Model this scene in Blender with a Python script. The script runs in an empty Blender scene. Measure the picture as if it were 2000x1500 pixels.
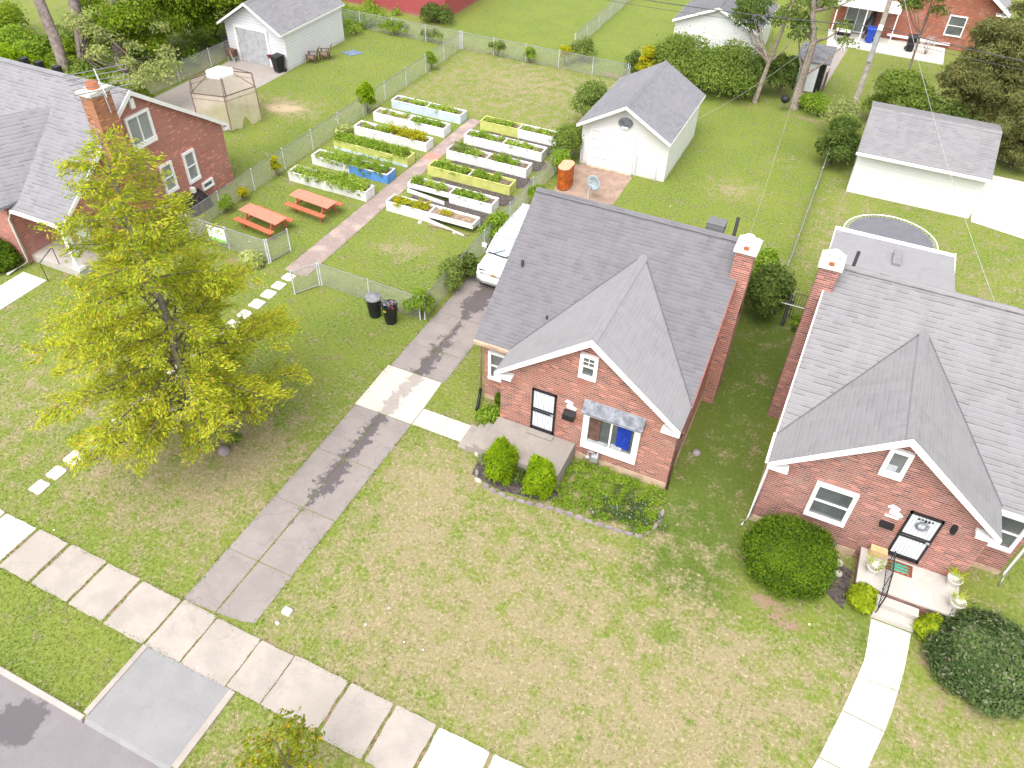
import bpy, math, random
import numpy as np
from mathutils import Vector, Matrix
random.seed(7); RNG = np.random.default_rng(7)
S = bpy.context.scene; COL = S.collection
# ------------------------------------------------------------ camera, world, sun, exposure
def setup():
    th, ro, ya = math.radians(43.017), math.radians(2.0465), math.radians(-23.5377)
    fw = Vector((math.sin(ya)*math.cos(th), math.cos(ya)*math.cos(th), -math.sin(th)))
    r = Vector((math.cos(ya), -math.sin(ya), 0)); u = r.cross(fw)
    r2 = r*math.cos(ro)+u*math.sin(ro); u2 = u*math.cos(ro)-r*math.sin(ro)
    cd = bpy.data.cameras.new('camera'); cam = bpy.data.objects.new('camera', cd); COL.objects.link(cam)
    m = Matrix((r2, u2, -fw)).transposed().to_4x4(); m.translation = (0, 0, 20); cam.matrix_world = m
    cd.sensor_width = 36; cd.lens = 1507.76/2000*36; cd.clip_end = 1200; S.camera = cam
    w = bpy.data.worlds.new('World'); S.world = w; w.use_nodes = True
    nt = w.node_tree; bg = nt.nodes['Background']; sky = nt.nodes.new('ShaderNodeTexSky')
    sky.sky_type = 'NISHITA'; sky.sun_disc = False; sky.sun_elevation = math.radians(62)
    sky.sun_rotation = math.radians(183); sky.dust_density = 4; sky.air_density = 1.0; sky.ozone_density = .5
    hs = nt.nodes.new('ShaderNodeHueSaturation'); hs.inputs['Saturation'].default_value = .25
    nt.links.new(sky.outputs[0], hs.inputs['Color']); nt.links.new(hs.outputs[0], bg.inputs[0]); bg.inputs[1].default_value = .15
    ld = bpy.data.lights.new('sun', 'SUN'); ld.energy = .85; ld.angle = math.radians(70); ld.color = (1, .96, .9)
    sun = bpy.data.objects.new('sun', ld); COL.objects.link(sun)
    el, az = math.radians(62), math.radians(183)   # azimuth clockwise from +Y
    d = Vector((math.sin(az)*math.cos(el), math.cos(az)*math.cos(el), math.sin(el)))
    sun.rotation_euler = d.to_track_quat('Z', 'Y').to_euler(); sun.location = (0, 0, 60)
    v = S.view_settings; v.view_transform = 'Standard'; v.look = 'None'; v.gamma = 1; v.exposure = EXPO
EXPO = 1.3
setup()
# ------------------------------------------------------------ node helpers
class NT:
    def __init__(s, name):
        s.m = bpy.data.materials.new(name); s.m.use_nodes = True; s.t = s.m.node_tree
        s.b = s.t.nodes['Principled BSDF']; s.b.inputs['Specular IOR Level'].default_value = .3
    def n(s, ty, **k):
        n = s.t.nodes.new('ShaderNode'+ty)
        for a, v in k.items():
            if a in n.inputs: s.set(n.inputs[a], v)
            else: setattr(n, a, v)
        return n
    def set(s, i, v):
        if hasattr(v, 'links') or isinstance(v, bpy.types.NodeSocket): s.t.links.new(v, i)
        elif isinstance(v, (tuple, list)) and len(v) == 3 and i.type == 'RGBA': i.default_value = (*v, 1)
        else: i.default_value = v
    def obj(s): return s.n('TexCoord').outputs['Object']
    def uv(s): return s.n('UVMap').outputs['UV']
    def attr(s, a): return s.n('Attribute', attribute_name=a).outputs['Fac']
    def noise(s, vec, scale, detail=4, rough=.6, dist=0):
        n = s.n('TexNoise', Scale=scale, Detail=detail, Roughness=rough, Distortion=dist); s.t.links.new(vec, n.inputs['Vector']); return n.outputs['Fac']
    def mul(s, vec, v): return s.n('VectorMath', operation='MULTIPLY', **{}).outputs[0] if vec is None else s._vm('MULTIPLY', vec, v)
    def _vm(s, op, a, b):
        n = s.n('VectorMath', operation=op); s.t.links.new(a, n.inputs[0])
        if isinstance(b, tuple): n.inputs[1].default_value = b
        else: s.t.links.new(b, n.inputs[1])
        return n.outputs[0]
    def math(s, op, a, b=0.0, c=0.0, clamp=False):
        n = s.n('Math', operation=op, use_clamp=clamp)
        for i, v in enumerate((a, b, c)): s.set(n.inputs[i], v)
        return n.outputs[0]
    def ramp(s, f, lo, hi):
        n = s.n('MapRange', interpolation_type='SMOOTHSTEP'); s.set(n.inputs['Value'], f)
        n.inputs['From Min'].default_value = lo; n.inputs['From Max'].default_value = hi; return n.outputs[0]
    def mix(s, f, a, b, mode='MIX'):
        n = s.n('Mix', data_type='RGBA', blend_type=mode); s.set(n.inputs[0], f); s.set(n.inputs[6], a); s.set(n.inputs[7], b); return n.outputs[2]
    def xyz(s, v):
        n = s.n('SeparateXYZ'); s.t.links.new(v, n.inputs[0]); return n.outputs
    def bump(s, h, st, dist=.02):
        n = s.n('Bump', Strength=st, Distance=dist); s.t.links.new(h, n.inputs['Height']); s.t.links.new(n.outputs[0], s.b.inputs['Normal'])
    def done(s, col, rough=.8, metal=0, **k):
        s.set(s.b.inputs['Base Color'], col); s.set(s.b.inputs['Roughness'], rough); s.set(s.b.inputs['Metallic'], metal)
        for a, v in k.items(): s.set(s.b.inputs[a.replace('_', ' ')], v)
        return s.m
def plain(name, col, rough=.7, metal=0, var=.18, sc=3.0, dirt=None, dirtc=(.2, .16, .12), bump=0, **k):
    s = NT(name); o = s.obj(); n = s.noise(o, sc, 5); lo = tuple(c*(1-var) for c in col); hi = tuple(min(c*(1+var), .95) for c in col)
    c = s.mix(s.ramp(n, .3, .7), lo, hi)
    if dirt: c = s.mix(s.ramp(s.noise(o, sc*1.7, 8, .7), dirt, dirt+.18), c, dirtc)
    if bump: s.bump(s.noise(o, sc*14, 4), bump)
    return s.done(c, rough, metal, **k)
def cells(s, uv, w, h, offs=.5):
    """running-bond cells: returns row fraction, column fraction, random per cell, random per row"""
    x, y = s.xyz(uv)[0:2]; v = s.math('DIVIDE', y, h); row = s.math('FLOOR', v); fv = s.math('FRACT', v)
    u = s.math('ADD', s.math('DIVIDE', x, w), s.math('MULTIPLY', s.math('MODULO', row, 2), offs)); fu = s.math('FRACT', u)
    cb = s.n('CombineXYZ'); s.set(cb.inputs[0], s.math('FLOOR', u)); s.set(cb.inputs[1], row)
    wn = s.n('TexWhiteNoise', noise_dimensions='2D'); s.t.links.new(cb.outputs[0], wn.inputs['Vector'])
    return fv, fu, wn.outputs['Value'], row
def brickm(name, c1, c2, mort, pale=.55):
    s = NT(name); uv = s.uv(); o = s.obj(); fv, fu, rnd, row = cells(s, uv, .22, .078)
    c = s.mix(rnd, c1, c2); c = s.mix(s.math('MULTIPLY', s.ramp(rnd, .86, .9), pale), c, (.085, .04, .04)); c = s.mix(s.ramp(rnd, .12, .08), c, tuple(min(x*1.5, .9) for x in c1))
    hm = s.math('MAXIMUM', s.ramp(fv, .70, .82), s.math('MULTIPLY', s.ramp(fu, .93, .96), .6)); c = s.mix(s.math('MULTIPLY', hm, .85), c, mort)
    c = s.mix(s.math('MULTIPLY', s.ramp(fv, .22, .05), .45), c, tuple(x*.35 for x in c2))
    c = s.mix(s.math('MULTIPLY', s.ramp(s.noise(o, .8, 5, .65), .5, .75), .4), c, (.45, .33, .3))
    c = s.mix(s.math('MULTIPLY', s.ramp(s.noise(o, 1.7, 4), .56, .72), .3), c, (.4, .13, .055))
    c = s.mix(s.math('MULTIPLY', s.ramp(s.noise(o, .6, 4), .55, .7), .18), c, (.13, .06, .06))
    s.bump(hm, -.5, .01); return s.done(c, .9)
def shingle(name, c1, c2, c3, row=.145, wave=.0, line=1.):
    s = NT(name); uv = s.uv(); o = s.obj(); v = uv
    nz = s.n('TexNoise', Scale=1.7, Detail=3); s.t.links.new(uv, nz.inputs['Vector'])
    v = s._vm('ADD', uv, s._vm('MULTIPLY', nz.outputs['Color'], (.02, .02+wave*1.6, 0)))
    fv, fu, rnd, rw = cells(s, v, .33, row, .37)
    n1 = s.ramp(s.noise(o, .4, 5, .7), .35, .7); n2 = s.noise(o, 24, 4, .8)
    sx = s.n('TexNoise', Scale=1, Detail=3); s.t.links.new(s._vm('MULTIPLY', uv, (2.2, .3, 1)), sx.inputs['Vector'])
    c = s.mix(rnd, c1, c2); c = s.mix(s.math('MULTIPLY', n1, .5), c, c3)
    c = s.mix(s.math('MULTIPLY', s.ramp(sx.outputs[0], .5, .75), .3), c, tuple(x*.62 for x in c1))
    c = s.mix(s.math('MULTIPLY', s.ramp(n2, .35, .65), .3), c, tuple(x*.7 for x in c2))
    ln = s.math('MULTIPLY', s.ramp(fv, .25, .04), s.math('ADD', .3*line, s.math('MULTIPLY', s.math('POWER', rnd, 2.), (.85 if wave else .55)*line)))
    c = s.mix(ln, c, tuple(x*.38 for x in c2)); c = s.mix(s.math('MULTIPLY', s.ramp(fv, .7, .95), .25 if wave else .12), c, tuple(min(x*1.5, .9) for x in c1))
    s.bump(s.math('ADD', s.math('MULTIPLY', ln, -1.), s.math('MULTIPLY', n2, .6)), .6, .012)
    return s.done(c, .95)
def siding(name, col, pitch=.11, dark=.72):
    s = NT(name); uv = s.uv(); y = s.xyz(uv)[1]; f = s.math('FRACT', s.math('DIVIDE', y, pitch))
    l = s.ramp(f, .86, .99); o = s.obj()
    c = s.mix(s.ramp(s.noise(o, 1.5, 6, .7), .3, .8), tuple(c*.93 for c in col), col)
    c = s.mix(l, c, tuple(x*dark for x in col))
    z = s.xyz(o)[2]
    c = s.mix(s.math('MULTIPLY', s.ramp(s.math('ADD', z, s.math('MULTIPLY', s.noise(o, 4, 5), .5)), .55, .2), .35), c, (.3, .27, .2))
    s.bump(f, .5, .02); return s.done(c, .55)
def concrete(name, col, dark, joint=None, crack=.1, spots=.3, tone=.3):
    s = NT(name); o = s.obj()
    n = s.noise(o, 1.1, 8, .65); c = s.mix(s.ramp(n, .35, .68), dark, col)
    g = s.noise(o, 22, 5, .8); c = s.mix(s.math('MULTIPLY', s.ramp(g, .4, .7), tone), c, tuple(x*.62 for x in col))
    wv = s.n('TexNoise', Scale=1.3, Detail=3); s.t.links.new(o, wv.inputs['Vector'])
    wo = s._vm('ADD', o, s._vm('MULTIPLY', wv.outputs['Color'], (1.2, 1.2, 0)))
    vr = s.n('TexVoronoi', feature='DISTANCE_TO_EDGE', Scale=.45); s.t.links.new(wo, vr.inputs['Vector'])
    ck = s.math('MULTIPLY', s.ramp(vr.outputs[0], .012, .002), crack); c = s.mix(ck, c, (.07, .065, .04))
    c = s.mix(s.math('MULTIPLY', s.ramp(s.noise(o, .55, 4), .55, .7), spots), c, tuple(x*.7 for x in dark))
    s.bump(g, .25, .01)
    return s, o, c
def leafm(name, c1, c2, c3=None, amt=.5):
    s = NT(name); v = s.attr('v'); c = s.mix(v, c1, c2)
    if c3: c = s.mix(s.math('MULTIPLY', s.ramp(s.attr('w'), 1-amt, 1.0-amt*.5), .85), c, c3)
    b = s.b; b.inputs['Roughness'].default_value = .9; b.inputs['Specular IOR Level'].default_value = .08; s.t.links.new(c, b.inputs['Base Color'])
    tr = s.n('BsdfTranslucent'); s.t.links.new(c, tr.inputs['Color']); mx = s.n('MixShader'); mx.inputs[0].default_value = .45
    s.t.links.new(b.outputs[0], mx.inputs[1]); s.t.links.new(tr.outputs[0], mx.inputs[2])
    s.t.links.new(mx.outputs[0], s.t.nodes['Material Output'].inputs['Surface']); return s.m
# ------------------------------------------------------------ materials
M = {}
M['white'] = plain('white_paint', (.78, .78, .77), .5, var=.04)
M['oldwhite'] = plain('weathered_white_paint', (.68, .68, .69), .6, var=.1, sc=4, dirt=.57, dirtc=(.42, .4, .37))
M['palewhite'] = plain('bluish_white_paint', (.52, .6, .67), .6, var=.1, sc=2.5, dirt=.6, dirtc=(.45, .5, .55))
M['yellow'] = plain('lime_yellow_paint', (.5, .52, .16), .6, var=.1, sc=3, dirt=.66, dirtc=(.45, .45, .35))
M['blue'] = plain('bright_blue_paint', (.1, .27, .62), .6, var=.12, sc=3, dirt=.62, dirtc=(.4, .5, .65))
M['frame'] = plain('vinyl_frame', (.82, .82, .82), .4, var=.03)
M['black'] = plain('black_iron', (.02, .02, .022), .5)
M['plastic'] = plain('dark_plastic', (.018, .019, .022), .45, var=.3)
M['greylid'] = plain('grey_lid', (.2, .2, .21), .6, var=.3)
M['redplastic'] = plain('red_plastic', (.25, .03, .03), .5)
M['steel'] = plain('galvanized_steel', (.36, .37, .38), .5, .3, var=.12)
M['mesh'] = plain('chain_link_wire', (.5, .5, .48), .5, .4, var=.1)
M['glass'] = plain('window_glass', (.1, .11, .115), .08, var=.25, sc=1.2, Specular_IOR_Level=.9)
M['screen'] = plain('window_screen', (.25, .27, .265), .3, var=.15, sc=1.2)
M['curtain'] = plain('blue_curtain', (.01, .035, .3), .7, var=.35, sc=9)
M['palecurtain'] = plain('pale_curtain', (.38, .39, .41), .7)
M['doorwhite'] = plain('storm_door_white', (.68, .7, .74), .35, var=.08, sc=8)
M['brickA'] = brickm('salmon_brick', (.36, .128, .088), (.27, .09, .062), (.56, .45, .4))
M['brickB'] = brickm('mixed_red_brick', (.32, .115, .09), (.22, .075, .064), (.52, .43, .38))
M['brickC'] = brickm('rose_brick', (.42, .145, .105), (.34, .108, .08), (.55, .42, .37), .12)
M['brickD'] = brickm('orange_red_brick', (.33, .085, .04), (.25, .06, .035), (.38, .28, .22), .2)
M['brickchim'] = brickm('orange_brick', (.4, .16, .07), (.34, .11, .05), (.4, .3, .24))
M['shA'] = shingle('purple_grey_shingle', (.168, .162, .176), (.14, .135, .147), (.195, .19, .195), line=.75)
M['shA2'] = shingle('pale_grey_shingle', (.285, .277, .288), (.258, .252, .262), (.285, .28, .28), line=.45)
M['shB'] = shingle('warm_grey_shingle', (.235, .226, .235), (.2, .194, .2), (.258, .25, .252), .17, .05, .8)
M['shB2'] = shingle('warm_grey_gable_shingle', (.252, .243, .251), (.225, .218, .225), (.27, .262, .265), line=.45)
M['shC'] = shingle('grey_shingle', (.235, .23, .245), (.195, .192, .204), (.26, .255, .265), .17, .04, .8)
M['shG'] = shingle('garage_shingle', (.225, .22, .24), (.19, .187, .203), (.265, .26, .272), line=.6)
M['shD'] = shingle('dark_garage_shingle', (.17, .17, .18), (.15, .15, .16), (.2, .2, .2))
M['siding'] = siding('white_siding', (.82, .82, .83))
M['sidingbold'] = siding('white_lap_siding', (.74, .74, .78), .2, .5)
M['stucco'] = siding('white_wall_boards', (.82, .82, .81), .2, .86)
M['redsiding'] = siding('red_siding', (.42, .09, .1), .2, .6)
M['reddish'] = plain('reddish_brown_trim', (.24, .085, .065), .6, var=.12)
M['foundation'] = plain('tan_foundation', (.46, .34, .24), .9, var=.2, dirt=.55, dirtc=(.3, .2, .14))
M['cap'] = plain('chimney_cap', (.62, .6, .54), .8, var=.15, dirt=.6, dirtc=(.35, .33, .3))
M['clay'] = plain('clay_flue', (.4, .13, .06), .8)
M['lead'] = plain('weathered_metal', (.19, .2, .23), .6, .2, var=.4, sc=5, dirt=.6, dirtc=(.32, .31, .32))
M['soil'] = plain('garden_soil', (.15, .11, .08), .95, var=.4, sc=5, dirt=.55, dirtc=(.24, .19, .13), bump=.6)
M['drysoil'] = plain('dry_soil', (.26, .19, .135), .95, var=.3, sc=5, dirt=.6, dirtc=(.34, .27, .2), bump=.6)
M['darksoil'] = plain('dark_mulch', (.085, .07, .065), .95, var=.45, sc=7, bump=.6)
M['table'] = plain('coral_paint', (.5, .13, .07), .6, var=.12, sc=6, dirt=.7, dirtc=(.55, .25, .18))
M['tabletop'] = plain('faded_coral_paint', (.52, .21, .14), .6, var=.1, sc=6, dirt=.66, dirtc=(.6, .36, .28))
M['wood'] = plain('weathered_wood', (.24, .17, .12), .8, var=.3, sc=6)
M['darkwood'] = plain('brown_wood', (.13, .07, .055), .7, var=.3, sc=6)
M['tan'] = plain('tan_pine', (.55, .38, .2), .7, var=.1, sc=5)
M['pole'] = plain('grey_pole_wood', (.22, .195, .165), .9, var=.3, sc=4, bump=.4)
M['bark'] = plain('bark', (.16, .13, .105), .95, var=.4, sc=6, bump=.8)
M['palebark'] = plain('pale_bark', (.22, .18, .145), .95, var=.3, sc=6, bump=.8)
M['rust'] = plain('rusty_orange_metal', (.42, .105, .018), .65, .1, var=.35, sc=3.5, dirt=.56, dirtc=(.2, .045, .015), bump=.2)
M['rustpale'] = plain('faded_rust_top', (.6, .33, .2), .6, .1, var=.15, sc=3, dirt=.62, dirtc=(.45, .16, .06))
M['dish'] = plain('pale_grey_dish', (.3, .35, .38), .5, var=.08)
M['net'] = None
M['canvas'] = plain('beige_canvas', (.5, .42, .33), .8, var=.08)
M['bronze'] = plain('bronze_tube', (.14, .08, .07), .5, .3)
M['tramp'] = plain('trampoline_mat', (.14, .14, .155), .6, var=.08)
M['carpaint'] = plain('white_car_paint', (.8, .8, .81), .2, var=.01, Coat_Weight=.6)
M['carglass'] = plain('windscreen_glass', (.23, .29, .31), .1, var=.1, sc=1.5, Specular_IOR_Level=.8)
M['chrome'] = plain('chrome', (.6, .6, .62), .2, .9)
M['gold'] = plain('gold_emblem', (.55, .38, .06), .35, .4)
M['rubber'] = plain('tyre_rubber', (.02, .02, .02), .8)
M['lamp'] = plain('headlight_lens', (.6, .62, .65), .15)
M['bluebin'] = plain('blue_bin', (.015, .06, .4), .5)
M['mat'] = plain('blue_grey_tarp', (.14, .18, .25), .7, var=.25, sc=5)
M['pot'] = plain('white_stone_pot', (.6, .55, .52), .8, var=.12)
M['stone'] = plain('pinkish_stone', (.25, .21, .215), .9, var=.25, sc=3, bump=.4)
M['whitestone'] = plain('white_stone', (.46, .42, .36), .9, var=.12)
M['orange'] = plain('orange_cloth', (.7, .12, .05), .7)
M['bag'] = plain('grey_bin_bag', (.13, .13, .15), .3, var=.5, sc=12, dirt=.6, dirtc=(.6, .6, .62))
M['wire'] = plain('black_cable', (.07, .07, .075), .6)
M['palewire'] = plain('pale_cable', (.42, .42, .42), .6)
def netm():
    s = NT('beige_netting'); s.done((.7, .6, .5), .9); tr = s.n('BsdfTransparent'); mx = s.n('MixShader')
    s.set(mx.inputs[0], s.math('ADD', .28, s.math('MULTIPLY', s.noise(s.obj(), 1.2, 3), .5)))
    s.t.links.new(tr.outputs[0], mx.inputs[1]); s.t.links.new(s.b.outputs[0], mx.inputs[2])
    s.t.links.new(mx.outputs[0], s.t.nodes['Material Output'].inputs['Surface']); return s.m
M['net'] = netm()
def grassm():
    s = NT('lawn'); o = s.obj(); dry, bare, dk = s.attr('dry'), s.attr('bare'), s.attr('lush')
    st = s._vm('MULTIPLY', o, (1, 1, 0))
    n0 = s.noise(st, .35, 5, .6); n1 = s.noise(st, 1.6, 6, .7); n2 = s.noise(st, 9, 5, .75); n3 = s.noise(st, 30, 4, .8)
    d = s.math('ADD', dry, s.math('MULTIPLY', s.math('SUBTRACT', n1, .5), 2.3))
    d = s.math('ADD', d, s.math('MULTIPLY', s.math('SUBTRACT', n2, .5), 1.3))
    d = s.math('ADD', d, s.math('MULTIPLY', s.math('SUBTRACT', n3, .5), .35))
    g = s.mix(s.ramp(n0, .35, .65), (.1, .143, .018), (.15, .175, .026))
    g = s.mix(s.ramp(n2, .35, .65), g, (.185, .23, .042)); g = s.mix(s.math('MULTIPLY', s.ramp(n3, .4, .8), .3), g, (.07, .105, .02)); g = s.mix(s.math('MULTIPLY', s.ramp(n1, .5, .68), .65), g, (.065, .095, .014))
    g = s.mix(s.math('MULTIPLY', dk, .8), g, (.05, .085, .009))
    t = s.mix(s.ramp(n3, .3, .7), (.31, .255, .145), (.2, .17, .09)); t = s.mix(s.ramp(n2, .52, .7), t, (.42, .355, .235))
    c = s.mix(s.ramp(d, .2, .9), g, t)
    bb = s.math('ADD', bare, s.math('MULTIPLY', s.math('SUBTRACT', n2, .5), 1.9)); bb = s.math('ADD', bb, s.math('MULTIPLY', s.math('SUBTRACT', n1, .5), .7))
    c = s.mix(s.ramp(bb, .5, .9), c, s.mix(s.ramp(dry, .45, .75), s.mix(s.ramp(n3, .35, .65), (.17, .105, .075), (.34, .23, .165)), s.mix(s.ramp(n3, .35, .65), (.3, .22, .13), (.5, .4, .26))))
    vs = s.n('TexVoronoi', Scale=1.1); s.t.links.new(st, vs.inputs['Vector'])
    c = s.mix(s.math('MULTIPLY', s.ramp(vs.outputs['Distance'], .15, .04), .75), c, (.09, .16, .012))
    s.bump(s.math('ADD', n3, n2), .18, .02)
    return s.done(c, .95)
M['grass'] = grassm()
def drive(name, col, dark, stain=True, cx=-12.02, y0=7, y1=24.6, ph=0.):
    s, o, c = concrete(name, col, dark, crack=.16 if stain else .1)
    if stain:
        x, y, z = s.xyz(o)[0:3]; n = s.noise(o, 2.6, 8, .75)
        cxn = s.math('ADD', cx, s.math('MULTIPLY', s.math('SUBTRACT', s.noise(o, .5, 2), .5), .5))
        dd = s.math('ABSOLUTE', s.math('SUBTRACT', x, cxn)); w = s.math('ADD', dd, s.math('MULTIPLY', s.math('SUBTRACT', n, .5), -1.9))
        w = s.math('ADD', w, s.math('MULTIPLY', s.ramp(s.math('SUBTRACT', 11.6, y), -1.1, .7), .33))
        w = s.math('ADD', w, s.math('MULTIPLY', s.ramp(y, 20.6, 21.2), .18)); w = s.math('SUBTRACT', w, s.math('MULTIPLY', s.ramp(y, 22.3, 23.3), .35))
        w = s.math('ADD', w, s.math('MULTIPLY', s.ramp(s.math('SUBTRACT', 10, y), -.5, .5), .4))
        c = s.mix(s.math('MULTIPLY', s.ramp(w, .33, .23), ph), c, (.085, .072, .08))
    return s.done(c, .9)
M['drive'] = drive('driveway_concrete', (.29, .252, .238), (.235, .207, .198), ph=.85)
M['newslab'] = drive('new_concrete', (.56, .5, .44), (.5, .45, .4), ph=.45)
M['apron'] = drive('apron_concrete', (.27, .262, .265), (.235, .23, .233), False)
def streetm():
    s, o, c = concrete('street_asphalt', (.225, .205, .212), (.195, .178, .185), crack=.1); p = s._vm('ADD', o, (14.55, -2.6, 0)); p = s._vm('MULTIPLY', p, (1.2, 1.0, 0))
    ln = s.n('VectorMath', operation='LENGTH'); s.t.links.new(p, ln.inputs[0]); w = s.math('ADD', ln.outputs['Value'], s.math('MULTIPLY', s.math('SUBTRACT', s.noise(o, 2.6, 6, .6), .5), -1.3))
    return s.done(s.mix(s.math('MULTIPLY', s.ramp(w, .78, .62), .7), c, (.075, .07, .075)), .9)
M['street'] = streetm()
M['walk'] = drive('sidewalk_concrete', (.4, .35, .312), (.32, .286, .258), False)
M['walkwhite'] = drive('fresh_concrete', (.62, .59, .54), (.55, .52, .47), False)
M['curb'] = drive('kerb_concrete', (.46, .4, .37), (.36, .32, .3), False)
M['porch'] = drive('porch_concrete', (.33, .29, .26), (.26, .235, .215), False)
M['porchB'] = drive('pale_porch_concrete', (.5, .47, .43), (.42, .39, .355), False)
M['pad'] = plain('reddish_pad', (.3, .21, .165), .9, var=.2, sc=1.5, dirt=.55, dirtc=(.36, .28, .23))
M['drivec'] = drive('pale_driveway', (.34, .3, .27), (.3, .27, .25), False)
def paverm():
    s = NT('brick_pavers'); uv = s.obj(); b = s.n('TexBrick', offset=.5, Color1=(.33, .25, .235), Color2=(.28, .215, .205), Mortar=(.2, .17, .13), Scale=1.0, **{'Mortar Size': .012, 'Brick Width': .22, 'Row Height': .11})
    s.t.links.new(uv, b.inputs['Vector']); c = s.mix(s.ramp(s.noise(uv, 1.2, 5), .45, .7), b.outputs[0], (.4, .31, .27))
    y = s.xyz(uv)[1]; c = s.mix(s.math('MULTIPLY', s.ramp(s.math('ABSOLUTE', s.math('SUBTRACT', y, 34.3)), .7, .2), .7), c, (.42, .2, .15))
    return s.done(c, .9)
M['paver'] = paverm()
L = {}
L['yellowtree'] = leafm('yellow_green_needles', (.24, .34, .022), (.64, .64, .06), (.6, .38, .04), .12)
L['yellowtop'] = L['yellowtree']
L['maple'] = leafm('maple_leaves', (.12, .22, .012), (.31, .41, .04), (.26, .24, .03), .12)
L['pale'] = leafm('pale_leaves', (.24, .3, .1), (.44, .48, .19), (.42, .4, .09), .2)
L['dark'] = leafm('dark_leaves', (.065, .12, .025), (.19, .26, .06), (.16, .17, .05), .15)
L['hedge'] = leafm('hedge_leaves', (.11, .19, .025), (.29, .37, .08), (.22, .24, .05), .15)
L['olive'] = leafm('olive_needles', (.13, .155, .05), (.29, .3, .11), (.2, .16, .05), .25)
L['lime'] = leafm('lime_leaves', (.2, .28, .01), (.4, .48, .03))
L['arb'] = leafm('arborvitae_leaves', (.15, .26, .006), (.34, .48, .02))
L['yew'] = leafm('yew_leaves', (.06, .125, .008), (.17, .27, .02), (.05, .09, .03), .15)
L['holly'] = leafm('holly_leaves', (.05, .1, .03), (.17, .24, .08), (.3, .3, .2), .2)
L['weed'] = leafm('weed_leaves', (.14, .26, .02), (.34, .48, .06), (.3, .33, .05), .15)
L['veg'] = leafm('vegetable_leaves', (.22, .34, .03), (.48, .6, .12), (.36, .4, .08), .2)
L['gold'] = leafm('golden_leaves', (.3, .36, .015), (.55, .5, .03), (.6, .36, .02), .16)
L['hosta'] = leafm('hosta_leaves', (.3, .4, .09), (.6, .62, .28))
L['shrub'] = leafm('shrub_leaves', (.13, .2, .04), (.32, .4, .1), (.26, .3, .09), .2)
L['flower'] = leafm('flowering_weed', (.06, .11, .03), (.14, .2, .06), (.6, .6, .58), .12)
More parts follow.
